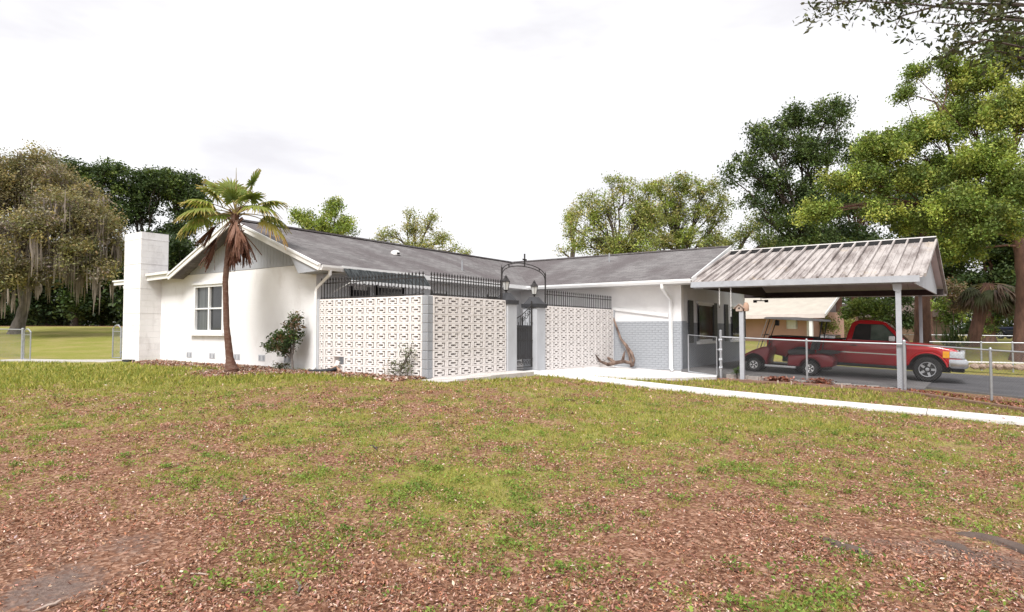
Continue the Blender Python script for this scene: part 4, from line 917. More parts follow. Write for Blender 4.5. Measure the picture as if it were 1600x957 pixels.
def pickup(name, label, loc, rz, tilt, paint, detail=True, cat='pickup truck'):
    t = thing(name, label, cat, loc, rz); t.rotation_euler = (0, tilt, rz)
    RX_, FX_, R_ = 1.15, 4.62, .375; HW = .97
    lower = [(.14, .56), (.08, .70), (.07, 1.06), (.10, 1.14), (2.36, 1.15), (2.40, 1.13), (2.44, 1.15), (3.98, 1.15), (4.35, 1.145), (4.9, 1.09), (5.25, 1.02), (5.40, .93), (5.45, .80), (5.44, .60), (5.36, .50), (5.14, .47)] + arch_pts(FX_, R_, .485, .47) + [(4.05, .40), (1.72, .40)] + arch_pts(RX_, R_, .485, .47) + [(.56, .50)]
    body = rounded_body(lower, HW, 'body', paint, t, .07)
    # cab with raked screen and leaning sides
    cab = [(2.42, 1.10), (2.46, 1.30), (2.56, 1.66), (2.64, 1.75), (2.82, 1.80), (3.15, 1.805), (3.42, 1.775), (3.52, 1.73), (4.12, 1.14)]
    def yw(z): return .93 - max(0, z - 1.12) * .30
    b = MB(); k = len(cab)
    for s_ in (-1, 1):
        for x_, z_ in cab: b.v.append((x_, s_ * yw(z_), z_))
    b.f += [tuple(range(k)), tuple(reversed(range(k, 2 * k)))] + [(i, (i + 1) % k, k + (i + 1) % k, k + i) for i in range(k)]
    cabo = b.build('cab', paint, t, True, bevel=.045, seg=3)
    def flank(poly, s_, off, m_, nm, par):
        g = MB(); g.add([(x_, s_ * (yw(z_) + off), z_) for x_, z_ in poly] + [(x_, s_ * (yw(z_) + off - .012), z_) for x_, z_ in poly], [tuple(range(len(poly))), tuple(reversed(range(len(poly), 2 * len(poly))))] + [(i, (i + 1) % len(poly), len(poly) + (i + 1) % len(poly), len(poly) + i) for i in range(len(poly))]); return g.build(nm, m_, par)
    for s_ in (-1, 1):
        flank([(2.60, 1.17), (2.68, 1.60), (2.78, 1.68), (3.44, 1.68), (3.52, 1.62), (3.93, 1.17)], s_, .004, 'black_plastic', 'window_seal', cabo)
        flank([(2.63, 1.19), (2.70, 1.585), (2.79, 1.655), (3.10, 1.655), (3.10, 1.19)], s_, .007, 'dark_glass', 'window', cabo)
        flank([(3.12, 1.19), (3.12, 1.655), (3.42, 1.655), (3.50, 1.60), (3.87, 1.19)], s_, .007, 'glass_green', 'window', cabo)
    def quadp(p, m_, nm, par): 
        g = MB(); g.add(p, [(0, 1, 2, 3)]); return put(nm, g.mesh(nm), m_, par)
    def scr(x_, z_, f, off): return [(x_ + off, -f, z_), (x_ + off, f, z_)]
    nx, nz = .70, .71; o_ = .012
    wsA, wsB = (3.57, 1.68), (4.06, 1.20)
    quadp([(wsA[0] + o_ * nx, -.68, wsA[1] + o_), (wsA[0] + o_ * nx, .68, wsA[1] + o_), (wsB[0] + o_ * nx, .82, wsB[1] + o_), (wsB[0] + o_ * nx, -.82, wsB[1] + o_)], 'dark_glass', 'windscreen', cabo)
    quadp([(2.535, -.62, 1.62), (2.535, .62, 1.62), (2.452, .72, 1.24), (2.452, -.72, 1.24)], 'dark_glass', 'rear_window', cabo)
    wheel(t, 'wheel', FX_, -.80, R_, .26, -1); wheel(t, 'wheel', FX_, .80, R_, .26, 1); wheel(t, 'wheel', RX_, -.80, R_, .26, -1); wheel(t, 'wheel', RX_, .80, R_, .26, 1)
    # wheel wells and underbody
    MB().box(.5, 5.2, -.62, .62, .30, .52).build('chassis', 'black_plastic', t)
    for xc in (RX_, FX_): MB().box(xc - .5, xc + .5, -.9, .9, .80, .86).build('wheel_well', 'black_plastic', t)
    for xc in (RX_, FX_): MB().box(xc - .47, xc + .47, -.6, .6, .53, .8).build('inner_wing', 'black_plastic', t)
    # bed: rail caps, dark liner
    MB().box(.14, 2.34, -.93, -.82, 1.148, 1.175).box(.14, 2.34, .82, .93, 1.148, 1.175).box(.11, .2, -.9, .9, 1.14, 1.168).build('bed_rail_cap', 'black_plastic', t, bevel=.01)
    MB().box(.22, 2.32, -.80, .80, 1.13, 1.158).build('bed_cover', 'black_plastic', t)
    # bumpers
    fb_ = MB().prism([(5.14, .50), (5.20, .45), (5.55, .45), (5.61, .50), (5.62, .66), (5.54, .735), (5.14, .72)], 1, -.985, .985).build('front_bumper', 'chrome', t, True, bevel=.03)
    MB().box(5.20, 5.53, -.88, .88, .34, .445).build('valance', 'black_plastic', t, bevel=.03); MB().box(5.60, 5.628, -.6, .6, .545, .62).build('bumper_slot', 'black_plastic', fb_)
    MB().prism([(-.06, .50), (.16, .50), (.16, .68), (-.06, .66)], 1, -.9, .9).build('rear_bumper', 'chrome', t, True, bevel=.02)
    # grille, lights
    gr = MB().box(5.40, 5.50, -.52, .52, .74, .97).build('grille', 'black_plastic', t, bevel=.02)
    fr_ = MB().box(5.42, 5.54, -.53, .53, .955, .99).box(5.42, 5.54, -.53, .53, .725, .76).box(5.43, 5.525, -.52, .52, .85, .875)
    for y_ in (-.53, -.18, .18, .53): fr_.box(5.43, 5.525, y_ - .015, y_ + .015, .765, .955)
    fr_.build('grille_bar', 'chrome', gr)
    for s_ in (-1, 1):
        hl = MB().prism([(5.155, s_ * .80), (5.155, s_ * .992), (5.40, s_ * .992), (5.49, s_ * .93), (5.53, s_ * .80), (5.53, s_ * .535), (5.2, s_ * .535)], 2, .755, .95).build('headlight', 'lens_clear', t, True, bevel=.012)
        MB().box(4.99, 5.15, min(s_ * .90, s_ * .983), max(s_ * .90, s_ * .983), .75, .945).build('marker_lamp', 'lens_amber', hl)
        MB().box(.055, .11, s_ * .80 - .08, s_ * .80 + .08, .78, 1.06).build('tail_light', 'lens_red', t, bevel=.012)
        MB().box(.06, .2, min(s_ * .90, s_ * .982), max(s_ * .90, s_ * .982), .80, 1.04).build('tail_light', 'lens_red', t, bevel=.01)
        mr = MB().box(3.62, 3.78, min(s_ * 1.02, s_ * 1.22), max(s_ * 1.02, s_ * 1.22), 1.17, 1.33).build('mirror', 'white_plastic' if detail else paint, t, True, bevel=.035)
        MB().beam((3.72, s_ * .92, 1.2), (3.70, s_ * 1.05, 1.22), .05, .05).build('mirror_arm', 'black_plastic', mr)
        for xc in (RX_, FX_):
            lip = [(xc + .50 * math.cos(q), s_ * (HW + .004), R_ + .50 * math.sin(q)) for q in [.22 + (math.pi - .44) * k_ / 14 for k_ in range(15)]]; MB().tube(lip, .022, 6).build('arch_lip', paint, t, True)
        MB().box(1.86, 2.06, min(s_ * .965, s_ * .974), max(s_ * .965, s_ * .974), .86, 1.04).build('fuel_door', paint, t, bevel=.004)
        MB().box(4.06, 4.08, min(s_ * .96, s_ * .9725), max(s_ * .96, s_ * .9725), .52, 1.04).build('fender_seam', 'black_plastic', t)
        MB().box(1.75, 4.02, min(s_ * .90, s_ * .966), max(s_ * .90, s_ * .966), .36, .42).build('rocker', 'black_plastic', t, bevel=.01)
        # door seams, handle, moulding
        ys = s_ * (HW + .002)
        for x_ in (2.415, 3.93):
            MB().box(x_ - .007, x_ + .007, min(ys, ys - s_ * .02), max(ys, ys - s_ * .02), .50, 1.06).build('door_seam', 'black_plastic', t)
        MB().box(2.55, 2.75, min(ys, ys + s_ * .03), max(ys, ys + s_ * .03), .975, 1.01).build('door_handle', 'black_plastic', t, bevel=.01)
        MB().box(1.72, 4.05, min(ys, ys + s_ * .012), max(ys, ys + s_ * .012), .745, .78).build('side_moulding', 'chrome', t)
    return t
if True:
    zt = lambda a: zslab(a)
    pickup('pickup_truck', 'shiny red regular-cab pickup parked under the metal carport', (4.42, 13.05, zt(4.42) - .0), 0, math.atan(.043), 'truck_red')
    # toolbox riding in the bed
    tb = thing('toolbox', 'pale aluminium toolbox lying across the bed of the red pickup', 'toolbox', (6.35, 13.05, zt(6.35) + 1.16)); tb.rotation_euler = (0, math.atan(.043), 0)
    MB().box(-.22, .22, -.7, .7, -.02, .09).build('body', 'chrome', tb, bevel=.01); MB().box(-.23, .23, -.71, .71, .092, .115).build('lid', 'white_plastic', tb, bevel=.008)
    p = at(1548, 62); pickup('pickup_truck', 'distant navy pickup parked on the far lawn beyond the shaggy palm', (p[0], p[1], g1(p[0], p[1])), -YAW + .12, 0, 'navy', False)

def golf_cart(loc, rz, tilt):
    t = thing('golf_cart', 'dark red golf cart with grey canopy parked beside the red pickup', 'golf cart', loc, rz); t.rotation_euler = (0, tilt, rz)
    R_ = .23
    for x_ in (0, 1.66):
        for s_ in (-1, 1): wheel(t, 'wheel', x_, s_ * .48, R_, .19, s_, 'white_plastic', 5, .125)
    front_ = [(1.28, .24), (1.28, .36), (1.20, .74), (1.26, .84), (1.42, .82), (1.75, .68), (2.02, .52), (2.08, .40), (2.03, .30)] + arch_pts(1.66, R_, .31, .30, 10)
    rounded_body(front_, .56, 'front_cowl', 'cart_red', t, .06)
    rear_ = [(.66, .26), (.64, .60), (.40, .63), (.25, .66), (-.30, .72), (-.56, .66), (-.66, .50), (-.62, .32), (-.36, .28)] ; rear_ = list(reversed(rear_)); 
    rear_ = [(-.62, .32), (-.66, .50), (-.56, .66), (-.30, .70), (.25, .64), (.40, .62), (.64, .60), (.66, .26)] + [p_ for p_ in arch_pts(0, R_, .31, .27, 10)]
    rounded_body(rear_, .57, 'rear_body', 'cart_red', t, .06)
    MB().box(-.5, 1.9, -.40, .40, .20, .27).build('floor', 'black_plastic', t)
    for s_ in (-1, 1): MB().box(.40, 1.32, s_ * .55 - .05, s_ * .55 + .05, .20, .265).build('running_board', 'alloy', t, bevel=.015)
    MB().box(.02, .66, -.52, .52, .64, .78).build('seat', 'black_plastic', t, True, bevel=.05)
    MB().prism([(-.10, .80), (.02, .78), (-.06, 1.16), (-.16, 1.16)], 1, -.52, .52).build('seat_back', 'black_plastic', t, True, bevel=.03)
    MB().box(-.72, -.2, -.48, .48, .72, .80).build('bag_deck', 'black_plastic', t, bevel=.02)
    rf = MB().prism([(-.42, 1.70), (1.36, 1.73), (1.40, 1.755), (1.30, 1.79), (.4, 1.81), (-.40, 1.77)], 1, -.60, .60).build('canopy', 'post_grey', t, True, bevel=.02)
    for s_ in (-1, 1):
        MB().tube([(1.50, s_ * .50, .72), (1.22, s_ * .50, 1.72)], .016, 6).build('strut', 'black_plastic', t); MB().tube([(-.18, s_ * .5, .7), (-.30, s_ * .50, 1.70)], .018, 6).build('strut', 'black_plastic', t)
        MB().tube([(1.62, s_ * .46, .70), (1.30, s_ * .5, 1.72)], .011, 6).build('strut', 'alloy', t)
        MB().box(2.0, 2.07, s_ * .36 - .08, s_ * .36 + .08, .45, .53).build('headlight', 'lens_clear', t, bevel=.01)
    MB().tube([(1.55, -.5, 1.22), (1.44, -.5, 1.2), (1.44, .5, 1.2)], .012, 6).build('windscreen_bar', 'black_plastic', t)
    sw_ = MB().tube([(1.22, .28 + .18 * math.cos(q), 1.0 + .16 * math.sin(q)) for q in [k * math.pi / 8 for k in range(17)]], .014, 6).build('steering_wheel', 'black_plastic', t, True); MB().tube([(1.40, .28, .72), (1.22, .28, 1.0)], .02, 6).build('column', 'black_plastic', sw_)
    MB().box(1.13, 1.25, -.52, -.38, 1.52, 1.70).build('mirror', 'black_plastic', t, bevel=.01)
golf_cart((6.02, 11.42, zslab(6.02)), math.pi, -math.atan(.043))

# ------------------------------------------------------------------ neighbouring houses
p = at(1182, 38); q = at(1296, 38)
nb = thing('neighbour_house', 'salmon stucco neighbouring house with wide tan roof seen under the carport', 'house', (1.0, 31.2, g1(1, 31)), math.radians(-14))
MB().box(-7, 1.35, 1.2, 7, -.3, 2.0).build('wall', 'pink_stucco', nb)
MB().add([(-8, 0, 1.78), (2.9, 0, 1.78), (2.5, 4.4, 3.7), (-8, 4.4, 3.7), (-8, 0, 1.66), (2.9, 0, 1.66), (2.5, 4.4, 3.58), (-8, 4.4, 3.58)], [(0, 1, 2, 3), (7, 6, 5, 4), (0, 4, 5, 1), (1, 5, 6, 2), (2, 6, 7, 3)]).build('roof', 'tan_roof', nb)
MB().beam((2.92, -.02, 1.72), (2.52, 4.4, 3.64), .06, .16).build('rake_trim', 'trim_white', nb); MB().box(-8, 2.9, -.05, -.003, 1.55, 1.80).build('fascia', 'ceiling_tan', nb)
w_ = window(nb, 0, 1.2, .05, .75, .9, 1.55, -1, 1, 2, fm='trim_clean', glass=('white_plastic',), depth=-.02, sill=False, head=False)
for x_ in (1.95, 2.05): pass
MB().box(1.93, 2.11, .1, .26, -.2, 1.55).build('porch_post', 'trim_clean', nb); MB().box(1.36, 1.45, 1.1, 1.3, -.2, 1.9).build('corner_trim', 'trim_white', nb)
p = at(1330, 58); nb2 = thing('neighbour_house', 'low brown house with dark roof beyond the salmon neighbour', 'house', (p[0], p[1], g1(p[0], p[1])), -YAW)
MB().box(-4.5, 5, 0, 6, -.3, 2.0).build('wall', 'brown_wall', nb2); MB().prism([(-1, 1.95), (3, 3.4), (7, 1.95)], 0, -5, 5.5).build('roof', 'brown_roof', nb2)
for x_ in (-2.5, 1.5): window(nb2, 0, 0, x_, x_ + 1.1, .7, 1.7, -1, 1, 1, glass=('dark_glass',), depth=-.02, sill=False, head=False)
# ------------------------------------------------------------------ vegetation helpers
def unit(v): return v / np.maximum(np.linalg.norm(v, axis=-1, keepdims=True), 1e-9)
def leaf_faces(P, size, rng, colr, up=.5, aspect=.5, droop=0.0, jitter=.22, fold=.12):
    """one small bent leaf (two triangles sharing a midrib, as a 4-corner face) at each point"""
    n = len(P); nr = unit(rng.normal(size=(n, 3)) + np.array([0, 0, 1]) * (up * 2.2)); d = rng.normal(size=(n, 3)); d[:, 2] -= droop
    d = unit(d - nr * (d * nr).sum(1, keepdims=True)); s = np.cross(nr, d); L_ = size * np.clip(rng.lognormal(0, .33, (n, 1)), .45, 1.5); w_ = L_ * aspect * rng.uniform(.75, 1.2, (n, 1))
    V = np.stack([P - d * L_ * .5, P + s * w_ * .5 - nr * fold * w_ + d * L_ * .08, P + d * L_ * .5 - nr * fold * L_ * .8, P - s * w_ * .5 - nr * fold * w_ + d * L_ * .08], 1).reshape(-1, 3)
    C = np.clip(colr * (1 + rng.normal(0, jitter, (n, 1))) * (1 + rng.normal(0, .06, (n, 3))), .005, .9)
    return V, np.repeat(C, 4, 0)
def quads(n): return np.arange(4 * n).reshape(n, 4)
def bez(p, q, sag, n, rng, wob=.06):
    p, q = np.array(p, float), np.array(q, float); L_ = np.linalg.norm(q - p); mid = (p + q) / 2 + np.array([rng.normal(0, wob) * L_, rng.normal(0, wob) * L_, sag * L_])
    t = np.linspace(0, 1, n)[:, None]; o = (1 - t) ** 2 * p + 2 * t * (1 - t) * mid + t * t * q; o[1:-1] += rng.normal(0, .018 * L_, (max(n - 2, 0), 3)); return o
def tree(name, label, loc, trunk, r0, lobes, leaf, nleaf, pal, bark='bark', clump=.8, seed=0, group=None, fork=.6, flat=.62, inner=.35, aspect=.5, up=.55, moss=0, limb=.5, twigs=.7, cat='tree', thin=0.0, extra=(), exr=(), exD=None):
    """trunk: points above loc; lobes: [(centre rel. to loc, radii)]; leaves gather in clumps at the branch ends"""
    rng = np.random.default_rng(seed); t = thing(name, label, cat, loc, 0, group); wood = MB(); trunk = [np.array(p, float) for p in trunk]; nT = len(trunk)
    rad_ = [r0 * (1.5 if i == 0 else 1) * (1 - .55 * i / max(nT - 1, 1)) for i in range(nT)]
    fine = []; fr_ = []
    for i in range(nT - 1):
        for k in range(4):
            s = k / 4; fine.append(trunk[i] * (1 - s) + trunk[i + 1] * s + rng.normal(0, r0 * .10, 3) * (0 if i + k == 0 else 1)); fr_.append(rad_[i] * (1 - s) ** (2.0 if i == 0 else 1) + rad_[i + 1] * (1 - (1 - s) ** (2.0 if i == 0 else 1)))
    fine.append(trunk[-1]); fr_.append(rad_[-1]); wood.tube(fine, fr_, 10)
    vol = np.array([np.prod(l[1]) ** (2 / 3) for l in lobes]); vol = vol / vol.sum(); Vs = []; Cs = []; Ms = []; MC = []
    for (c, rr_), vf in zip(lobes, vol):
        c = np.array(c, float); rr_ = np.array(rr_, float)
        st = fine[int(len(fine) * rng.uniform(fork, .98))]; lr = max(r0 * limb * (vf ** .25), .02); lp = bez(st, c, rng.uniform(-.05, .15), 7, rng); wood.tube(lp, np.linspace(lr, lr * .42, 7), 7)
        nc = max(5, int(7 * (rr_[0] * rr_[1] * rr_[2]) ** (2 / 3) / clump ** 2)); dirs = unit(rng.normal(size=(nc, 3))); dirs[:, 2] = np.where(dirs[:, 2] < -.55, -dirs[:, 2], dirs[:, 2])
        rad2 = np.where(rng.random(nc) < inner, rng.uniform(.15, .7, nc), rng.uniform(.75, 1.05, nc))[:, None]; cc = c + dirs * rr_ * rad2; nl = int(nleaf * vf / nc)
        for j in range(nc):
            if thin and rng.random() < thin: continue
            cr_ = clump * rng.uniform(.55, 1.25)
            if rng.random() < twigs:
                a_ = lp[rng.integers(3, 7)]; bp_ = bez(a_, cc[j], .05, 4, rng, .1); wood.tube(bp_, np.linspace(lr * .33, max(lr * .07, .006), 4), 5, False)
            m_ = max(6, int(nl * (cr_ / clump) ** 2)); x = rng.normal(size=(m_, 3)) * .52; x *= np.minimum(1, 1.5 / np.maximum(np.linalg.norm(x, axis=1, keepdims=True), 1e-6)); x[:, 2] *= flat; P = cc[j] + x * cr_
            pc = np.array(pal[rng.integers(len(pal))]) * rng.uniform(.78, 1.22); v, cl_ = leaf_faces(P, leaf, rng, pc, up, aspect); Vs.append(v); Cs.append(cl_)
            if moss and rng.random() < moss:
                ns = rng.integers(3, 9); base = cc[j] + rng.normal(0, 1, (ns, 3)) * cr_ * .5 + np.array([0, 0, -cr_ * .3]); ln = rng.uniform(.5, 1.9, ns) * rng.choice([.5, 1, 1.3]); 
                for b_, l_ in zip(base, ln):
                    for q in range(3):
                        an = rng.uniform(0, 6.28); sx = np.array([math.cos(an), math.sin(an), 0]) * rng.uniform(.025, .07); o_ = b_ + rng.normal(0, .08, 3); dn = np.array([rng.normal(0, .05), rng.normal(0, .05), -l_ * rng.uniform(.6, 1)])
                        Ms.append(np.stack([o_ - sx * .6, o_ + sx * .6, o_ + dn * .55 + sx, o_ + dn * .55 - sx])); Ms.append(np.stack([o_ + dn * .55 - sx, o_ + dn * .55 + sx, o_ + dn + sx * .15, o_ + dn - sx * .15]))
    for pl_, er in zip(extra, exr):
        q_ = [at(x, exD or D, y) - np.array(loc) for x, y in pl_]; wood.tube(q_, np.linspace(er, er * .35, len(q_)), 8)
    wood.build('trunk', bark, t, True)
    V = np.concatenate(Vs); put('crown', np_mesh('crown', V, quads(len(V) // 4), np.concatenate(Cs)), 'leaf', t)
    if Ms:
        V = np.concatenate(Ms); put('hanging_moss', np_mesh('hanging_moss', V, quads(len(V) // 4)), 'moss', t)
    return t
def site(px, D): p = at(px, D); return (float(p[0]), float(p[1]), g1(p[0], p[1]))
def lobes_px(loc, D, L_):
    """crown lobes measured as (column, row, half-width, half-height[, extra depth]) of the photograph at distance D"""
    o = []
    for l in L_:
        dd = l[4] if len(l) > 4 else 0; p = at(l[0], D + dd, l[1]); k = (D + dd) / F_PX; o.append(((p[0] - loc[0], p[1] - loc[1], p[2] - loc[2]), (l[2] * k, l[2] * k * .85, l[3] * k)))
    return o
def trunk_px(loc, D, pts): return [(0, 0, -.2)] + [tuple(at(x, D, y) - np.array(loc)) for x, y in pts]
OAK = [(.25, .215, .095), (.215, .185, .10), (.19, .185, .085), (.28, .235, .10), (.22, .19, .15)]
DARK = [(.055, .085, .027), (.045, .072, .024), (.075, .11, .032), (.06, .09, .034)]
MID = [(.12, .165, .04), (.09, .13, .034), (.15, .19, .044), (.08, .12, .032)]
BRIGHT = [(.28, .335, .065), (.22, .285, .055), (.35, .385, .085), (.17, .235, .05)]
PALE = [(.32, .33, .10), (.27, .29, .09), (.36, .33, .12), (.22, .25, .08)]
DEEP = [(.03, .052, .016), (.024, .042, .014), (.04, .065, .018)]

# left: mossy oak, dark trees, thicket at the wood edge
D = 40; lo = site(26, D)
tree('oak_tree', 'broad olive-brown oak draped in grey moss leaning over the left lawn', lo, trunk_px(lo, D, [(35, 485), (44, 455), (52, 430)]), .36,
     lobes_px(lo, D, [(20, 300, 60, 50, 2), (-40, 290, 60, 60), (60, 275, 40, 40, 3), (100, 345, 60, 45, -1), (150, 365, 45, 42), (40, 375, 60, 45, -3), (-30, 400, 60, 55, -2), (110, 410, 45, 40, -2), (175, 410, 26, 55, 1), (85, 300, 45, 40, 2), (10, 430, 40, 30, -4), (60, 430, 30, 25, -3), (135, 320, 35, 30, 2), (150, 430, 30, 26, -1)]),
     .15, 120000, OAK, 'bark_grey', .55, 11, None, .75, .9, .4, .5, .35, moss=.16, limb=.55, twigs=.4)
D = 66
for k, (lb, bx, L_, s) in enumerate([('dark dense tree standing behind the mossy oak', 120, [(120, 300, 45, 40), (160, 290, 38, 34), (95, 270, 30, 22), (140, 350, 45, 40), (180, 340, 30, 35)], 21), ('dark tree with airy top rising behind the white chimney', 222, [(205, 300, 30, 32), (240, 290, 26, 26), (215, 340, 24, 24), (235, 400, 30, 35), (190, 270, 16, 10), (222, 318, 18, 20)], 22), ('dark tall tree rising behind the palm fronds', 285, [(270, 310, 30, 38), (300, 340, 34, 40), (280, 385, 40, 35), (300, 295, 24, 22), (262, 280, 12, 14)], 23)]):
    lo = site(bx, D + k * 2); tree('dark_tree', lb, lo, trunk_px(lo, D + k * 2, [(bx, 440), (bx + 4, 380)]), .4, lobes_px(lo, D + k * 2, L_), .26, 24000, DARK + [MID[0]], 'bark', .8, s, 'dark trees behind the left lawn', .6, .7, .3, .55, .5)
TH = [(-60, 58), (-10, 60), (35, 57), (75, 61), (118, 57), (160, 60), (205, 58), (250, 62), (295, 60)]
for k, (px_, D) in enumerate(TH):
    lo = site(px_, D); rn = random.Random(k + 50)
    L_ = [(px_ + rn.uniform(-12, 12), 486 + rn.uniform(-6, 6), 32, 26), (px_ + rn.uniform(-14, 14), 440 + rn.uniform(-12, 10), 30, 30), (px_ + rn.uniform(-14, 14), 405 + rn.uniform(-14, 14), 26, 24, 2)]
    lb = ['shadowed evergreen thicket tree beyond the fence far left of the oak trunk', 'shadowed evergreen thicket tree just behind the leaning oak trunk', 'shadowed evergreen thicket tree right beside the oak trunk', 'shadowed evergreen thicket tree under the longest hanging moss', 'glossy green thicket tree between hanging moss and chimney', 'glossy broad thicket tree next to the white chimney eave', 'shadowed thicket tree half hidden behind the white chimney', 'shadowed thicket tree hidden by the chimney and gable edge', 'shadowed thicket tree behind the left rake of the gable'][k]
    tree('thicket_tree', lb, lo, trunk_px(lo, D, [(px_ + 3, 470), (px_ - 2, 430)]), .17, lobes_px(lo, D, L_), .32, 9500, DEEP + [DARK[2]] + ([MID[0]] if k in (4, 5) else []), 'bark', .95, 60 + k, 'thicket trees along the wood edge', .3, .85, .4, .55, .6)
# behind the roof
for k, (lb, bx, D, L_, pal, s, nl, th) in enumerate([
    ('light green bushy tree rising behind the left roof ridge beside the palm', 505, 46, [(475, 348, 20, 16), (520, 335, 18, 22), (505, 360, 34, 20), (540, 358, 20, 20), (525, 318, 10, 8), (462, 338, 12, 10), (480, 385, 40, 22)], BRIGHT, 31, 15000, 0),
    ('sparse yellow-green tree behind the ridge near the white roof vent', 645, 50, [(645, 360, 20, 20), (670, 355, 18, 22), (610, 368, 22, 14), (690, 380, 20, 14), (642, 338, 10, 10), (655, 390, 40, 22), (600, 380, 20, 12), (708, 392, 12, 8)], PALE, 32, 9000, .2),
    ('small distant treetop peeking over the sagging middle of the roof', 727, 70, [(727, 398, 12, 8), (722, 412, 12, 10)], PALE, 33, 1500, .1),
    ('loose light green tree with forked trunk behind the right roof ridge', 965, 44, [(950, 330, 30, 28), (975, 300, 26, 22), (925, 345, 26, 28), (955, 285, 12, 14), (990, 345, 24, 30), (905, 385, 24, 18), (960, 380, 40, 25), (1000, 320, 18, 16), (930, 375, 30, 24), (1005, 372, 30, 26), (985, 395, 40, 18), (1015, 335, 20, 22), (895, 355, 16, 16), (1008, 350, 26, 30), (1015, 300, 16, 18), (920, 318, 18, 18), (945, 395, 30, 14)], BRIGHT[:2] + PALE, 34, 22000, .06),
    ('pale green spreading tree behind the ridge left of the carport', 1062, 46, [(1030, 305, 24, 24), (1065, 300, 28, 26), (1100, 300, 28, 20), (1050, 345, 36, 28), (1095, 335, 26, 24), (1070, 380, 40, 25), (1120, 350, 20, 26), (1020, 350, 20, 20), (1035, 382, 34, 22), (1112, 380, 30, 22), (1050, 320, 24, 20), (1130, 320, 16, 16)], BRIGHT[:2] + PALE + MID[:1], 35, 24000, .06),
    ('thin bare-limbed tree at the far left of the group behind the right ridge', 895, 52, [(890, 340, 18, 16), (880, 395, 14, 8), (905, 330, 12, 12), (895, 365, 18, 14)], PALE, 36, 2600, .25),
    ('low tan-green tree filling the gap above the right end of the shingle roof', 1150, 50, [(1140, 385, 24, 18), (1165, 370, 22, 18), (1185, 350, 20, 20), (1120, 395, 24, 12), (1200, 385, 24, 20)], PALE + MID, 37, 8000, .15)]):
    lo = site(bx, D); tree('light_tree', lb, lo, trunk_px(lo, D, [(bx + 2, 470), (bx - 3, 420), (bx + 2, 395)]), .22, lobes_px(lo, D, L_), .14, int(nl * 1.7), pal, 'bark', .40, s, 'light trees behind the roof', .7, .95, .45, .5, .2, thin=th + .15, limb=.8, twigs=.4)
# right: dark tall tree, bright near tree, backdrop
D = 42; lo = site(1262, D)
tree('tall_tree', 'tall dark green tree with fanning limbs behind the carport ridge', lo, trunk_px(lo, D, [(1262, 440), (1258, 390), (1265, 340)]), .35,
     lobes_px(lo, D, [(1170, 265, 38, 26), (1200, 225, 38, 32), (1245, 190, 34, 22), (1290, 190, 34, 30), (1318, 168, 14, 14), (1255, 250, 42, 36), (1300, 245, 36, 34), (1215, 295, 40, 26), (1180, 320, 26, 16), (1260, 310, 44, 32), (1230, 350, 46, 34), (1300, 330, 40, 34), (1270, 385, 60, 28), (1150, 285, 16, 10)]),
     .17, 85000, DARK + MID[:2] + MID[3:], 'bark', .52, 41, None, .55, .95, .4, .5, .25, limb=.6, twigs=.4, thin=.26)
D = 29; lo = site(1592, D)
tree('camphor_tree', 'large bright yellow-green tree with reddish trunk leaning over the driveway', lo, trunk_px(lo, D, [(1600, 470), (1596, 400), (1578, 345), (1562, 300)]), .34,
     lobes_px(lo, D, [(1520, 130, 44, 36), (1575, 95, 44, 40), (1600, 180, 50, 44, -2), (1510, 190, 44, 34), (1450, 215, 40, 30), (1395, 240, 40, 32), (1355, 235, 26, 26), (1420, 290, 44, 28), (1345, 285, 32, 22), (1310, 285, 30, 16), (1280, 335, 26, 14), (1480, 270, 44, 32), (1540, 260, 50, 40, -2), (1500, 330, 44, 34, -2), (1440, 345, 40, 26), (1370, 330, 34, 18), (1560, 350, 48, 36, -3), (1490, 395, 40, 24, -1), (1430, 120, 20, 12), (1475, 100, 20, 14), (1415, 150, 18, 10), (1600, 300, 50, 40, -3)]),
     .112, 215000, BRIGHT + [MID[2], MID[0], BRIGHT[3]], 'bark_red', .40, 42, None, .45, .95, .5, .55, .2, limb=.34, twigs=.3, thin=.07, extra=[((1575, 345), (1540, 318), (1455, 322), (1420, 318), (1375, 317), (1330, 322), (1280, 332)), ((1570, 320), (1580, 240), (1590, 200), (1600, 150)), ((1500, 300), (1480, 220), (1470, 180), (1462, 160), (1430, 150)), ((1470, 180), (1478, 150), (1480, 120))], exr=(.13, .16, .07, .035))
BD = [('deep green backdrop tree directly behind the carport ridge', 1335, 56, [(1335, 330, 50, 40), (1320, 395, 50, 40), (1360, 270, 40, 40), (1370, 400, 50, 40), (1340, 440, 40, 26)], 51), ('deep green backdrop tree behind the carport gable end', 1450, 54, [(1450, 300, 55, 50), (1440, 380, 50, 45), (1480, 430, 44, 30), (1500, 360, 40, 40)], 52),
      ('deep green backdrop tree behind the shaggy palm', 1545, 50, [(1540, 390, 45, 40), (1530, 330, 45, 40), (1575, 430, 40, 34), (1520, 450, 30, 22)], 53), ('deep green backdrop tree at the far right above the navy pickup', 1625, 48, [(1615, 380, 50, 45), (1600, 450, 36, 34), (1640, 300, 50, 50), (1590, 490, 30, 18)], 54), ('deep green backdrop tree left of the carport ridge end', 1255, 60, [(1245, 420, 44, 30), (1280, 440, 40, 26), (1215, 400, 36, 26)], 55)]
for lb, bx, D, L_, s in BD:
    lo = site(bx, D); tree('backdrop_tree', lb, lo, trunk_px(lo, D, [(bx, 480), (bx + 3, 420)]), .38, lobes_px(lo, D, L_), .24, 26000, DARK + DEEP[:1] + MID[:2], 'bark_red', .75, s, 'deep green trees behind the carport', .4, .65, .4, .55, .55)
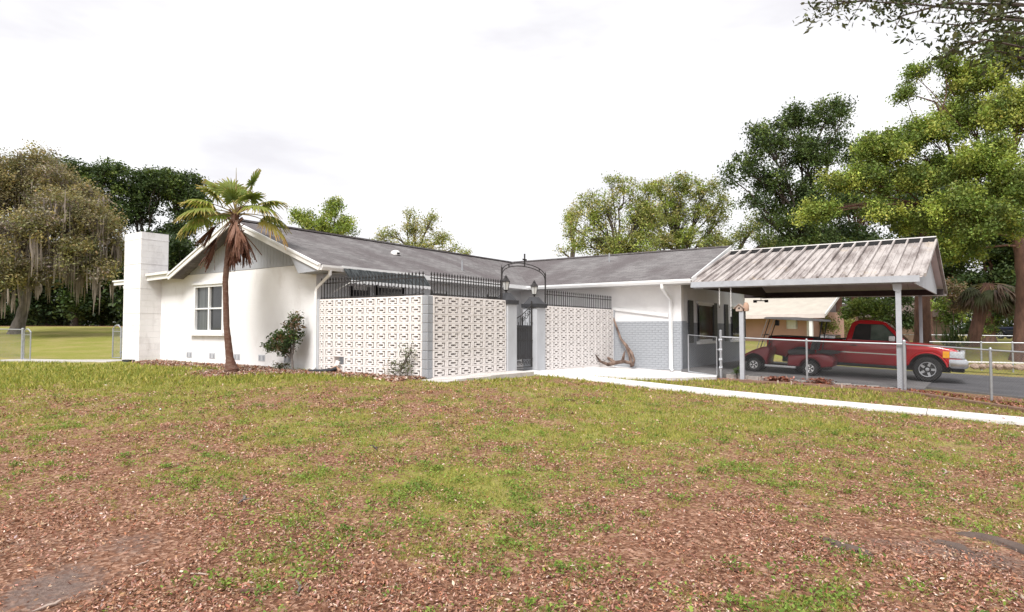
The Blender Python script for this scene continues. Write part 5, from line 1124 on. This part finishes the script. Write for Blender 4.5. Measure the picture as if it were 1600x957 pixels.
# bare trunks seen under the carport
for lb, px_, D, w_, top in [('thick reddish pine trunk seen past the carport rear post', 1440, 36, .85, 330), ('dark straight trunk standing behind the red pickup cab', 1310, 44, .42, 380)]:
    lo = site(px_, D); p2 = at(px_ + 4, D, top); tt = thing('bare_trunk', lb, 'tree', lo); MB().tube([(0, 0, -.2), (.02, 0, .5), (.04, .03, 2.5), (p2[0] - lo[0], p2[1] - lo[1], p2[2] - lo[2])], [w_ * .62, w_ * .5, w_ * .46, w_ * .32], 14).build('trunk', 'bark_red', tt, True)
    rng = np.random.default_rng(5); P = np.array([p2[0] - lo[0], p2[1] - lo[1], p2[2] - lo[2]]) + unit(rng.normal(size=(2500, 3))) * rng.random((2500, 1)) ** .4 * np.array([2.4, 2.4, 1.6]); v, c_ = leaf_faces(P, .3, rng, np.array(DARK[1])); put('crown', np_mesh('crown', v, quads(len(P)), c_), 'leaf', tt)
# shrubs seen under and past the carport
SH = [('rounded glossy shrub behind the red pickup cab', 1355, 34, [(1345, 482, 24, 12), (1370, 486, 26, 13), (1330, 490, 16, 9)], MID, 6000, .14), ('dense dark shrub mass behind the pickup bonnet', 1400, 46, [(1400, 470, 30, 24), (1385, 500, 24, 20), (1415, 505, 22, 18)], DARK, 6000, .2), ('pale dry-looking shrub behind the white porch post', 1285, 40, [(1284, 505, 12, 12), (1290, 515, 14, 8)], PALE, 1800, .12),
      ('bright leafy bush between trunk and shaggy palm', 1480, 46, [(1478, 480, 20, 16), (1490, 500, 18, 14)], BRIGHT[:2] + MID, 4000, .18), ('pinkish dry bush under the shaggy palm fronds', 1492, 40, [(1490, 462, 22, 20), (1505, 480, 18, 14)], [(.27, .18, .13), (.22, .15, .10), (.17, .16, .08)], 4200, .14), ('low green hedge between palm trunk and navy pickup', 1552, 50, [(1550, 505, 14, 14), (1560, 490, 16, 16), (1545, 518, 12, 8)], MID + BRIGHT[:1], 3500, .16),
      ('dark hedge above the navy pickup at the far right', 1592, 66, [(1590, 490, 34, 20), (1570, 470, 26, 22), (1620, 480, 30, 26)], DARK, 5000, .26), ('yellowish bush behind the salmon neighbour house', 1328, 52, [(1326, 508, 10, 10), (1335, 515, 12, 8)], PALE, 1500, .14), ('dark shrub closing the view behind the pickup windscreen', 1425, 60, [(1428, 500, 30, 26), (1455, 490, 26, 28)], DEEP, 4000, .3)]
for k, (lb, px_, D, L_, pal, nl, lf_) in enumerate(SH):
    lo = site(px_, D); tree('shrub', lb, lo, [(0, 0, -.1), (.05, 0, .4), (0, .05, .8)], .06, lobes_px(lo, D, L_), lf_, nl, pal, 'bark', .4, 80 + k, None, .3, .8, .5, .5, .5, cat='shrub')
# far woods closing the horizon on both sides
def woods(name, label, pts, hgt, n, seed, pal):
    rng = np.random.default_rng(seed); Vs, Cs = [], []
    for _ in range(n):
        s = rng.random() * (len(pts) - 1); i = int(s); f = s - i; a_ = np.array(pts[i]) * (1 - f) + np.array(pts[i + 1]) * f; p_ = at(a_[0], a_[1] + rng.uniform(0, 14)); z_ = g1(p_[0], p_[1]); h_ = hgt * (rng.random() ** 1.5)
        c = np.array([p_[0], p_[1], z_ + h_]); m_ = 34; x = unit(rng.normal(size=(m_, 3))) * rng.random((m_, 1)) ** .4 * np.array([1.5, 1.5, 1.0]); v, cl_ = leaf_faces(c + x, .5, rng, np.array(pal[rng.integers(len(pal))]) * rng.uniform(.7, 1.2)); Vs.append(v); Cs.append(cl_)
    V = np.concatenate(Vs); o = put(name, np_mesh(name, V, quads(len(V) // 4), np.concatenate(Cs)), 'leaf'); tag(o, label, 'woods', None, 'stuff')
woods('far_woods', 'continuous dark woodland beyond the left lawn', [(-700, 74), (-100, 72), (100, 70), (400, 78)], 9, 1800, 5, DEEP + DARK)
woods('far_woods', 'continuous dark woodland beyond the neighbouring lawns on the right', [(1180, 86), (1400, 82), (1700, 78), (2300, 74)], 9, 1500, 6, DEEP + DARK)

# ------------------------------------------------------------------ palms
def frond(az, el, pet, fan, rng, droop, cols, dead=False, nseg=30):
    """fan leaf: petiole plus narrow pleated segments; returns two (V, F, C) sets"""
    d = np.array([math.cos(az) * math.cos(el), math.sin(az) * math.cos(el), math.sin(el)]); pts = []
    for k in range(6):
        s = k / 5; pts.append(d * pet * s + np.array([0, 0, -droop * .35 * (s * pet) ** 2]))
    hub = pts[-1]; ax = unit((pts[-1] - pts[-2])[None])[0]; side_ = np.cross(ax, [0, 0, 1.0])
    if np.linalg.norm(side_) < .2: side_ = np.array([math.sin(az), -math.cos(az), 0])
    side_ = side_ / np.linalg.norm(side_); nrm = np.cross(side_, ax)
    V, C = [], []; span = 2.15 if not dead else rng.uniform(.3, .5)
    for k in range(nseg):
        th = -span + 2 * span * k / (nseg - 1) + rng.normal(0, .02); dr = ax * math.cos(th) + side_ * math.sin(th) + nrm * .12 * abs(math.sin(th)); L_ = fan * (1 - .22 * abs(th) / 2.1) * rng.uniform(.9, 1.06)
        if dead: dr = dr + nrm * rng.normal(0, .22) + np.array([0, 0, -.5]); dr = dr / np.linalg.norm(dr); L_ *= rng.uniform(.6, 1.1)
        acr = -ax * math.sin(th) + side_ * math.cos(th); prev = None; N_ = 5
        for j in range(N_ + 1):
            s = j / N_; g = droop * (.75 if not dead else .5) * L_ * s ** 2.3 * rng.uniform(.9, 1.15); p = hub + dr * L_ * s * (1 - .12 * s * droop) + np.array([0, 0, -g]); w_ = fan * .052 * (.3 + 1.5 * s if s < .5 else 1.05 - .98 * (s - .5) / .5)
            cr_ = (p - acr * w_ + nrm * .010 * ((k % 2) * 2 - 1), p + acr * w_ - nrm * .010 * ((k % 2) * 2 - 1))
            if prev is not None: V.append([prev[0], prev[1], cr_[1], cr_[0]]); C.append(np.array(cols[0]) * (1 - s) + np.array(cols[1]) * s if s < .85 else np.array(cols[2]))
            prev = cr_
    V = np.array(V).reshape(-1, 3); C = np.repeat(np.array(C) * rng.uniform(.8, 1.15), 4, 0); return pts, V, C
def palm(label, loc, tpts, rad_, spec_fn, seed, bark='palm_trunk'):
    rng = np.random.default_rng(seed); t = thing('palm_tree', label, 'palm', loc); P = [np.array(p) for p in tpts]; pts = []; rs = []
    nn = len(P)
    for i in range(nn - 1):
        for k in range(8): s = k / 8; pts.append(P[i] * (1 - s) + P[i + 1] * s); rs.append((rad_[i] * (1 - s) + rad_[i + 1] * s) * (1 + .05 * ((i * 8 + k) % 2) + rng.normal(0, .02)))
    pts.append(P[-1]); rs.append(rad_[-1]); MB().tube(pts, rs, 14).build('trunk', bark, t, True); top = P[-1]
    for (az, el, pet, fan, dr, cols, dead) in spec_fn(rng):
        pp, V, C = frond(az, el, pet, fan, rng, dr, cols, dead); nm = 'dead_frond' if dead else 'frond'
        f = put(nm, np_mesh(nm, V + top, quads(len(V) // 4), C), 'leaf', t); MB().tube([p + top for p in pp], [.022, .018, .014, .012, .010, .009], 5).build('petiole', 'timber' if dead else 'plant_stem', f)
    # boots of old petioles under the crown
    bm_ = MB()
    for k in range(26):
        an = k * 2.4; h_ = -.02 - .035 * k; d = np.array([math.cos(an), math.sin(an), .9]); bm_.beam(top + np.array([0, 0, h_]) + d * .06, top + np.array([0, 0, h_]) + d * .2, .05, .02)
    bm_.build('leaf_boots', bark, t)
    return t
M('plant_stem', (.22, .20, .06), (.26, .17, .07), 6, .6)
GC = ((.13, .185, .035), (.255, .28, .055), (.36, .29, .09)); GC2 = ((.09, .145, .03), (.19, .235, .045), (.30, .26, .08)); YC = ((.27, .27, .06), (.42, .35, .09), (.42, .27, .10)); DC = ((.20, .10, .065), (.16, .07, .045), (.11, .05, .032)); DC2 = ((.34, .20, .145), (.23, .115, .08), (.15, .065, .045))
# azimuths are in site axes; the picture's right is (CU) and the way away from the camera is (CV)
def az_(right, away): v = np.array([right * CU[0] + away * CU[1], right * CV[0] + away * CV[1]]); return math.atan2(v[1], v[0])
def main_spec(rng):
    o = []
    for right, away, el, pet, fan, dr, c in [(-1, -.35, .50, .78, .70, .55, GC), (-1, .3, .95, .80, .68, .30, GC), (-.9, -.8, .22, .80, .70, .65, GC), (-.55, .6, 1.12, .72, .62, .22, GC), (-.1, -.6, 1.15, .40, .42, .3, GC2), (.05, .8, 1.2, .5, .45, .2, GC2), (.42, .1, 1.15, .88, .50, .12, GC2), (1, .3, .55, .82, .64, .5, GC), (1, -.55, .35, .85, .64, .7, GC), (.9, .6, .2, .8, .6, .7, GC2), (1, -.1, .02, .86, .56, .95, YC), (-.9, .7, .3, .8, .62, .6, GC2), (-1, -.1, .1, .85, .62, .8, GC2), (.1, 1, .6, .7, .55, .5, GC2), (-.8, -.4, .8, .7, .6, .4, GC), (.75, -.3, .75, .62, .5, .45, GC2)]:
        o.append((az_(right, away), el, pet, fan, dr, c, False))
    for right, away, el, pet, fan, c in [(-.9, -.2, -.55, .55, .62, DC), (-.75, -.1, -.95, .85, .62, DC2), (.25, -.8, -1.2, .20, .72, DC2), (.45, -.5, -1.1, .42, .75, DC2), (.55, -.1, -1.2, .66, .62, DC), (.22, -.3, -1.42, .62, .58, DC), (-.22, -.5, -1.45, .78, .58, DC), (.5, .3, -1.2, .5, .62, DC), (0, -1, -1.25, .12, .5, DC2), (.15, -.6, -1.3, .4, .6, DC), (-.85, .1, -.8, .75, .55, DC), (.4, -.8, -1.25, .7, .55, DC2), (.1, .5, -1.3, .3, .7, DC), (-.3, -.6, -1.35, .25, .6, DC)]:
        o.append((az_(right, away), el, pet, fan, .25, c, True))
    return o
D = 15.46; lo = np.array([-5.13, -1.51, g1(-5.13, -1.51)])
tp = [(0, 0, -.15), (0, 0, .05), tuple(at(359, D, 560) - lo), tuple(at(354, D, 510) - lo), tuple(at(352, D, 440) - lo), tuple(at(357, D, 390) - lo), tuple(at(369, D, 335) - lo)]
pl = palm('slender fan palm with brown hanging dead fronds before the white gable', lo, tp, [.19, .17, .092, .070, .066, .072, .085], main_spec, 3)
sp_ = MB().tube([Vector(tp[-1]), Vector(tp[-1]) + Vector((-.02, 0, .6)), Vector(tp[-1]) + Vector((-.03, 0, 1.18))], [.02, .016, .004], 6).build('spear_leaf', 'plant_stem', pl)
def shaggy(rng):
    o = []
    for k in range(15): o.append((k * 2.4, rng.uniform(-.6, .5), .85, .75, .9, DARKF, False))
    for k in range(16): o.append((k * 1.7, rng.uniform(-1.0, .1), .9, .9, .4, DCS, True))
    return o
DARKF = ((.04, .05, .02), (.07, .075, .03), (.10, .085, .05)); DCS = ((.10, .065, .045), (.13, .09, .065), (.10, .065, .045))
D = 33; lo = np.array(site(1516, D))
palm('leaning shaggy palm with drooping grey-brown fronds beyond the driveway', lo, [(0, 0, -.2), tuple(at(1524, D, 520) - lo), tuple(at(1534, D, 480) - lo), tuple(at(1545, D, 445) - lo)], [.36, .29, .28, .27], shaggy, 8, 'bark_red')
# spiky yucca clump
D = 30; lo = np.array(site(1488, D)); yt = thing('yucca', 'dark spiky yucca clump in front of the far fence beside the pickup bonnet', 'yucca', lo); rng = np.random.default_rng(4); V = []; C = []
for k in range(170):
    an = rng.uniform(0, 6.28); el = rng.uniform(-.05, 1.4); d = np.array([math.cos(an) * math.cos(el), math.sin(an) * math.cos(el), math.sin(el)]); s = np.cross(d, [0, 0, 1.0]); s = s / np.linalg.norm(s) * .03; o_ = np.array([rng.normal(0, .25), rng.normal(0, .25), rng.uniform(.5, 1.0)]); L_ = rng.uniform(.5, .95); V.append([o_ - s, o_ + s, o_ + d * L_ + s * .2, o_ + d * L_ - s * .2]); C += [np.array((.05, .075, .025)) * rng.uniform(.6, 1.3)] * 4
V = np.array(V).reshape(-1, 3); put('blades', np_mesh('blades', V, quads(len(V) // 4), np.array(C)), 'leaf', yt); MB().tube([(0, 0, -.1), (.03, 0, .5), (0, .05, .9)], [.12, .09, .06], 8).build('stem', 'bark', yt, True)

# ------------------------------------------------------------------ planting by the house
lo = (-4.15, -.45, g1(-4.15, -.45)); rng = np.random.default_rng(9)
tree('wall_shrub', 'one-sided dark green shrub growing against the white wall by the downspout', lo, [(0, 0, -.1), (-.03, 0, .25), (-.10, 0, .5)], .035, [((-.85, -.05, .62), (.22, .18, .15)), ((-.55, 0, .78), (.28, .2, .2)), ((-.2, 0, .72), (.25, .2, .2)), ((-.18, .05, 1.05), (.22, .18, .24)), ((-.05, .08, 1.32), (.13, .12, .18)), ((.05, 0, .8), (.15, .15, .25)), ((-.35, 0, .5), (.25, .18, .12)), ((.02, 0, 1.12), (.12, .12, .2))], .075, 3800, [(.055, .085, .028), (.04, .065, .022), (.075, .10, .035), (.15, .10, .055)], 'bark_grey', .15, 91, None, .5, .8, .4, .5, .4, cat='shrub', limb=.6)
lo = (-.55, -.28, g1(-.55, -.28)); tree('wall_weed', 'wispy grey-green weed clump at the foot of the pierced block wall', lo, [(0, 0, -.05), (.02, 0, .15), (.05, 0, .3)], .014, [((-.1, 0, .15), (.28, .14, .14)), ((.2, .02, .45), (.2, .1, .22)), ((-.25, 0, .3), (.12, .1, .16)), ((.1, 0, .25), (.25, .12, .15)), ((.3, .05, .62), (.10, .08, .15))], .06, 900, [(.13, .15, .08), (.10, .12, .06), (.20, .18, .11)], 'bark_grey', .13, 92, None, .3, .9, .5, .3, .3, cat='weed', limb=.5, thin=.15)
lo = (-4.75, -.42, g1(-4.75, -.42)); tree('wall_weed', 'low dark sprig sprouting beside the wall shrub on the mulch', lo, [(0, 0, -.05), (0, 0, .1), (.03, 0, .18)], .012, [((0, 0, .12), (.3, .1, .08)), ((.25, 0, .15), (.15, .1, .06))], .06, 300, [(.06, .08, .03), (.10, .08, .045)], 'bark', .1, 93, None, .3, .9, .5, .4, .4, cat='weed')
lo = (4.28, 9.2, zslab(4.3) - .05); tree('wall_weed', 'small green weed growing between the birdhouse post and the slab edging', lo, [(0, -.05, -.1), (0, -.06, .1), (.03, -.06, .2)], .01, [((-.02, -.08, .12), (.14, .06, .12)), ((.05, -.08, .2), (.08, .06, .1))], .05, 260, [(.08, .13, .03), (.06, .10, .03)], 'bark', .07, 94, None, .3, .9, .5, .5, .4, cat='weed')
# driftwood leaning in the corner of the patio
dw = thing('driftwood', 'weathered forked driftwood log leaning in the corner by the grey brick', 'driftwood', (.9, 9.05, -.21)); z0 = -.21
def dpt(px_, py_, b): 
    # measured on the plane Y = b
    x = (px_ - 800) / F_PX; y = -(py_ - 478.5) / F_PX; d = np.array([x, math.cos(PITCH) - y * math.sin(PITCH), math.sin(PITCH) + y * math.cos(PITCH)]); da, db = d[0] * CU[0] + d[1] * CU[1], d[0] * CV[0] + d[1] * CV[1]; t = (b - CAM[1]) / db; return np.array([CAM[0] + t * da, b, CAM[2] + t * d[2]]) - np.array([.9, 9.05, -.21])
wd_ = MB()
wd_.tube([dpt(957, 493, 9.40), dpt(963, 510, 9.38), dpt(970, 530, 9.30), dpt(979, 541, 9.25), dpt(984, 555, 9.15), dpt(987, 573, 9.0)], [0.024, 0.034, 0.041, 0.058, 0.054, 0.051], 9)
wd_.tube([dpt(981, 544, 9.2), dpt(987, 552, 9.1), dpt(991, 563, 9.0), dpt(989, 572, 8.85)], [0.048, 0.051, 0.041, 0.034], 8)
wd_.tube([dpt(986, 568, 9.0), dpt(975, 565, 8.9), dpt(962, 567, 8.7), dpt(950, 570, 8.5), dpt(938, 565, 8.2), dpt(930, 554, 8.0)], [0.048, 0.058, 0.068, 0.061, 0.037, 0.017], 9)
wd_.tube([dpt(960, 567, 8.75), dpt(952, 561, 8.9), dpt(942, 555, 9.0)], [.07, .05, .02], 7); wd_.tube([dpt(973, 564, 8.9), dpt(975, 554, 8.9), dpt(977, 548, 8.85)], [.06, .035, .012], 7)
wd_.build('log', 'driftwood', dw, True)
# overhanging branches of a tree standing right of the camera
lo = (17.0, -3.0, g1(17, -3)); tt = thing('overhanging_tree', 'dark leafy branches of a near tree reaching into the top right corner', 'tree', lo); rng = np.random.default_rng(77); wood = MB(); Vs, Cs = [], []
wood.tube([(0, 0, -.2), (.1, 0, 2), (-.1, .1, 4.2), (-.4, .3, 5.6)], [.36, .28, .22, .16], 12); st = np.array([-.4, .3, 5.6]); LO = np.array(lo)
for D, chain_ in [(9.5, [(1720, 60), (1600, 30), (1500, 14), (1420, 6), (1340, 2), (1250, 6)]), (9.0, [(1700, 110), (1600, 75), (1540, 62), (1480, 80)]), (10.0, [(1700, 20), (1580, 5), (1480, -10), (1380, -8), (1300, 4)]), (9.3, [(1700, 130), (1610, 95), (1560, 80), (1500, 92)]), (9.2, [(1680, 40), (1560, 30), (1500, 40), (1440, 34)]), (9.4, [(1650, 10), (1480, 5), (1410, 25), (1395, 48)]), (9.6, [(1640, 0), (1400, -6), (1300, 8), (1290, 22)]), (9.1, [(1690, 60), (1590, 52), (1540, 48), (1520, 60)]), (9.5, [(1690, 30), (1590, 18), (1550, 24), (1490, 22)])]:
    pts = [st] + [at(x, D + rng.normal(0, .15), y) - LO for x, y in chain_]; wood.tube(pts, np.linspace(.035, .004, len(pts)), 5)
    for i in range(2, len(pts)):
        m_ = 56
        for sgm in range(6):
            if rng.random() < .35: continue
            s = rng.random(); c = pts[i - 1] * (1 - s) + pts[i] * s + rng.normal(0, .15, 3); x = rng.normal(size=(m_ // 2, 3)) * np.array([.13, .13, .10]); v, cl_ = leaf_faces(c + x, .095, rng, np.array([(.045, .06, .022), (.06, .08, .028), (.08, .09, .035)][rng.integers(3)]), .3, .42); Vs.append(v); Cs.append(cl_)
            wood.tube([pts[i - 1] * (1 - s) + pts[i] * s, c + rng.normal(0, .08, 3)], [.006, .003], 4, False)
wood.build('trunk', 'bark', tt, True); V = np.concatenate(Vs); put('leaves', np_mesh('leaves', V, quads(len(V) // 4), np.concatenate(Cs)), 'leaf', tt)
# extra crown over the trunk, outside the picture
# ------------------------------------------------------------------ lawn litter, grass, sticks
rng = np.random.default_rng(100)
PAVE = [((-.1, 4.0), (3.3, 9.5))]
def on_paving(a, b):
    w0 = np.interp(a, W_[:, 0], W_[:, 1]); w1 = np.interp(a, W_[:, 0], W_[:, 2]); ed_ = .05 * (fbm(a * 5, b * 5, 71, 2) - .45); m_ = (a > 0) & (b > w0 + .02 + ed_) & (b < w1 - .02 - ed_)
    m_ |= (a > -.1) & (b > 4.2) & (a < np.interp(b, [4.3, 4.8, 5.6, 7.2, 8.75, 9.5], [1.0, 1.9, 2.75, 3.4, 3.8, 3.8]))
    m_ |= (a > .05) & (a < .85) & (b > -.42) & (b < 3.3)
    m_ |= (b > -.02) & (a < .06); m_ |= (b > 9.1) & (a > 2); m_ |= (a > 8.6) & (b > 10.6 - .57 * (a - 8.6)); m_ |= (b > -2.0) & (a < -11.5) & (b < .1); return m_
def scatter(n, d0, d1, x_half=.95, power=1.0):
    u = rng.random(n); D = d0 * (d1 / d0) ** (u ** power); X = rng.uniform(-1, 1, n) * x_half * D; a = CAM[0] + X * CU[0] + D * CU[1]; b = CAM[1] + X * CV[0] + D * CV[1]; return a, b, D
def gzv(a, b): return G(a, b) + (fbm(a * 1.7, b * 1.7, 5, 4) - .5) * .05
# dead leaves
a, b, D = scatter(480000, 2.6, 15.5, 1.15, .85); g = grass_density(a, b); so_ = soil_density(a, b); cl_ = fbm(a * 2.2, b * 2.2, 44, 3)
keep = (rng.random(len(a)) < np.clip(.25 + 1.5 * (cl_ - .28) - .55 * g - .75 * so_, .03, 1)); pv_ = on_paving(a, b); wz_ = np.interp(a, W_[:, 0], W_[:, 3]); onw = (a > .1) & (a < 16) & (b > np.interp(a, W_[:, 0], W_[:, 1]) + .03) & (b < np.interp(a, W_[:, 0], W_[:, 2]) - .03); keep &= ~pv_ | (onw & (rng.random(len(a)) < .05)); a, b, D, onw, wz_ = a[keep], b[keep], D[keep], onw[keep], wz_[keep]
z = np.where(onw, wz_ + .008, gzv(a, b) + rng.uniform(.004, .024, len(a))); P = np.stack([a, b, z], 1)
pal = np.array([(.43, .255, .178), (.33, .172, .115), (.22, .108, .070), (.55, .385, .295), (.34, .145, .088), (.11, .052, .035), (.63, .50, .43)]); pc = pal[rng.choice(len(pal), len(a), p=[.22, .24, .20, .10, .12, .09, .03])]
V, C = leaf_faces(P, .026, rng, pc, .9, .42, jitter=.2, fold=.2); lsz = np.repeat(np.clip(D / 7.5, .8, 1.4) * np.clip(rng.lognormal(0, .22, len(a)), .6, 1.45), 4)[:, None]; V = np.repeat(P, 4, 0) + (V - np.repeat(P, 4, 0)) * lsz
o = put('fallen_leaves', np_mesh('fallen_leaves', V, quads(len(a)), C), 'litter'); tag(o, 'dry reddish-brown fallen leaves strewn over the front lawn', 'fallen leaves', None, 'stuff')
# mulch in the bed
n = 26000; a = rng.uniform(-11.6, .05, n); b = -.08 - np.abs(rng.normal(0, .42, n)) - .1 * np.sin(a * 1.1); k2 = rng.random(n) < .10; a[k2] = -5.1 + rng.normal(0, .7, k2.sum()); b[k2] = -1.4 + rng.normal(0, .3, k2.sum())
kk = b > -1.05 - .5 * np.exp(-(a + 5) ** 2); kk |= k2; a, b = a[kk], b[kk]
n3 = 5000; a3 = np.r_[rng.uniform(3.9, 8.5, n3), rng.uniform(8.6, 12, 3000)]; b3 = np.r_[rng.normal(8.85, .14, n3), np.zeros(3000)]; b3[n3:] = 9.0 - .72 * (a3[n3:] - 8.6) + rng.uniform(-.45, .35, 3000); hp_ = rng.random(len(a3)) < .16
a3[hp_] = rng.choice([5.35, 5.6, 6.6], hp_.sum()) + rng.normal(0, .15, hp_.sum()); b3[hp_] = 9.0 + rng.normal(0, .08, hp_.sum()); ok_ = b3 < np.where(a3 < 8.6, 9.16, 99); a3, b3, hp_ = a3[ok_], b3[ok_], hp_[ok_]
aa = np.r_[a, a3]; bb_ = np.r_[b, b3]; zz = gzv(aa, bb_) + rng.uniform(.005, .05, len(aa)); zz[len(a):][hp_] += rng.uniform(0, .16, hp_.sum()); P = np.stack([aa, bb_, zz], 1)
pal = np.array([(.40, .29, .23), (.30, .19, .14), (.21, .115, .08), (.50, .40, .34), (.33, .15, .09)]); V, C = leaf_faces(P, .075, rng, pal[rng.integers(0, 5, len(aa))], .9, .5); C[len(a) * 4:] *= np.array([.8, .55, .5])
o = put('mulch', np_mesh('mulch', V, quads(len(aa)), C), 'litter'); tag(o, 'pale brown leaf mulch along the foot of the house and fences', 'mulch', None, 'stuff')
# grass blades
def blades(n, d0, d1, hgt, wdt, thr, name, label, power=.9):
    a, b, D = scatter(n, d0, d1, 1.25, power); g = grass_density(a, b) - .75 * soil_density(a, b); fine_ = fbm(a * 8, b * 8, 63, 3); keep = (g + (fine_ - .5) * 1.9 + rng.normal(0, .05, n) > thr) & ~on_paving(a, b); a, b, D, g = a[keep], b[keep], D[keep], g[keep]; n = len(a)
    z = gzv(a, b); an = rng.uniform(0, 6.28, n); tl = rng.normal(0, .55, (n, 2)); h = hgt * rng.uniform(.5, 1.3, n) * np.clip(.75 + g * .5, .6, 1.2) * np.clip(D / 6, .9, 1.6); w_ = wdt * rng.uniform(.7, 1.3, n) * np.clip(D / 6, .85, 2.2); dx, dy = np.cos(an) * w_, np.sin(an) * w_
    V = np.stack([np.stack([a - dx, b - dy, z - .004], 1), np.stack([a + dx, b + dy, z - .004], 1), np.stack([a + tl[:, 0] * h, b + tl[:, 1] * h, z + h], 1)], 1).reshape(-1, 3)
    pal = np.array([(.28, .29, .055), (.21, .245, .048), (.37, .345, .08), (.42, .37, .115), (.16, .20, .042)]); C = np.repeat(pal[rng.integers(0, 5, n)] * rng.uniform(.8, 1.2, (n, 1)), 3, 0)
    o = put(name, np_mesh(name, V, np.arange(3 * n).reshape(n, 3), C), 'grass_blade'); tag(o, label, 'grass', None, 'stuff')
blades(640000, 2.6, 17, .030, .003, .50, 'lawn_grass', 'short patchy green grass growing through the leaf litter')
blades(190000, 13, 45, .05, .008, .55, 'lawn_grass', 'short even grass of the lawn near the house and left garden', .8)
# broad-leaved weed tufts
c_a, c_b, c_D = scatter(2200, 2.8, 12, .95, .9); gg = grass_density(c_a, c_b) - .9 * soil_density(c_a, c_b) + rng.normal(0, .14, 2200); sel = (gg > .22) & ~on_paving(c_a, c_b); c_a, c_b = c_a[sel], c_b[sel]; Vs, Cs = [], []
for x, y in zip(c_a, c_b):
    m_ = rng.integers(14, 60); r_ = rng.uniform(.025, .11); p = np.stack([x + rng.normal(0, r_, m_), y + rng.normal(0, r_, m_), np.zeros(m_)], 1); p[:, 2] = gz1(x, y) + rng.uniform(.01, .055, m_); v, cc_ = leaf_faces(p, .024, rng, np.array([(.17, .24, .045), (.21, .28, .06), (.13, .20, .04)][rng.integers(3)]), .6, .55); Vs.append(v); Cs.append(cc_)
V = np.concatenate(Vs); o = put('lawn_weeds', np_mesh('lawn_weeds', V, quads(len(V) // 4), np.concatenate(Cs)), 'grass_blade'); tag(o, 'bright green clover-like weed tufts dotted over the lawn', 'weeds', None, 'stuff')
# sticks, pale leaf, roots
def stick(label, px_, py_, ln, rot, r_, m='driftwood', name='fallen_stick', cat='stick', bend=.08):
    D = (CAM[2] + .45) * F_PX / (py_ - HOR); p = at(px_, D); z_ = gz1(p[0], p[1]); c, s = math.cos(rot - YAW), math.sin(rot - YAW); t = thing(name, label, cat, (p[0], p[1], z_ + (r_ if m != 'soil' else -.45 * r_))); rn = random.Random(px_)
    pts = [(c * ln * (k / 4 - .5) - s * bend * ln * math.sin(k * .9), s * ln * (k / 4 - .5) + c * bend * ln * math.sin(k * .9), rn.uniform(0, r_)) for k in range(5)]; b = MB().tube(pts, [r_ * .7, r_, r_ * .95, r_ * .8, r_ * .35], 7)
    if ln > .25: b.tube([pts[2], (pts[2][0] - s * ln * .2 + c * .05, pts[2][1] + c * ln * .2, r_ * 1.5)], [r_ * .5, r_ * .2], 5)
    b.build('twig', m, t, True)
stick('grey-green curved stick lying on the leafy lawn below the palm', 382, 788, .28, -.1, .012, 'bark_grey'); stick('straight pale stick beside a weed tuft at the front of the lawn', 470, 914, .22, .02, .010, 'bark_grey'); stick('dark twig on the lawn below the pierced wall', 585, 716, .34, .15, .012, 'bark'); stick('reddish curled bark strip on the front litter', 398, 920, .12, 1.3, .014, 'bark_red', 'bark_strip', 'bark')
stick('short bent twig at the edge of the bare soil patch', 86, 938, .14, -.8, .009, 'cedar'); stick('pale thin twig right of the bare soil patch', 230, 880, .10, -.7, .006, 'cedar'); stick('thin twig among litter right of the soil patch', 320, 895, .13, 1.1, .006, 'cedar'); stick('forked pale twig on the lawn below the carport', 1468, 735, .3, -.9, .009, 'cedar'); stick('long thin twig on the bare ground near the exposed roots', 1478, 778, .34, -.5, .007, 'cedar'); stick('curved thin twig at the right front of the lawn', 1580, 925, .3, -.7, .007, 'cedar')
stick('dark curled leaf stalk standing on the lawn below the gate', 890, 648, .22, .7, .014, 'bark_red'); stick('pale sliver of wood on the lawn left of the palm base', 253, 664, .16, .1, .012, 'trim_white', 'wood_sliver', 'wood sliver')
def root(label, px_, py_, ln, wd, ht, rot, seed):
    D = (CAM[2] + .45) * F_PX / (py_ - HOR); p = at(px_, D); rn = random.Random(seed); bm = bmesh.new(); bmesh.ops.create_icosphere(bm, subdivisions=4, radius=1)
    for v in bm.verts:
        x = v.co.x; n1 = float(fbm(np.array([v.co.x * 2.2 + seed]), np.array([v.co.y * 2.2 + v.co.z]), seed, 4)[0]) - .5; k = 1 + n1 * .9
        v.co = Vector((x * ln / 2, v.co.y * wd / 2 * k + .18 * wd * math.sin(x * 4 + seed), v.co.z * ht * k))
    me = bpy.data.meshes.new('root'); bm.to_mesh(me); bm.free(); me.shade_smooth()
    t = thing('tree_root', label, 'root', (p[0], p[1], gz1(p[0], p[1]) - ht * .35), rot - YAW); put('ridge', me, 'soil', t)
root('dark exposed root hump crossing the bare right foreground', 1575, 848, .85, .16, .055, .02, 3); root('low dark exposed root half buried left of the larger root', 1310, 848, .48, .12, .035, .05, 5); root('flat dark root end between two longer exposed roots', 1480, 845, .40, .13, .035, -.1, 8)
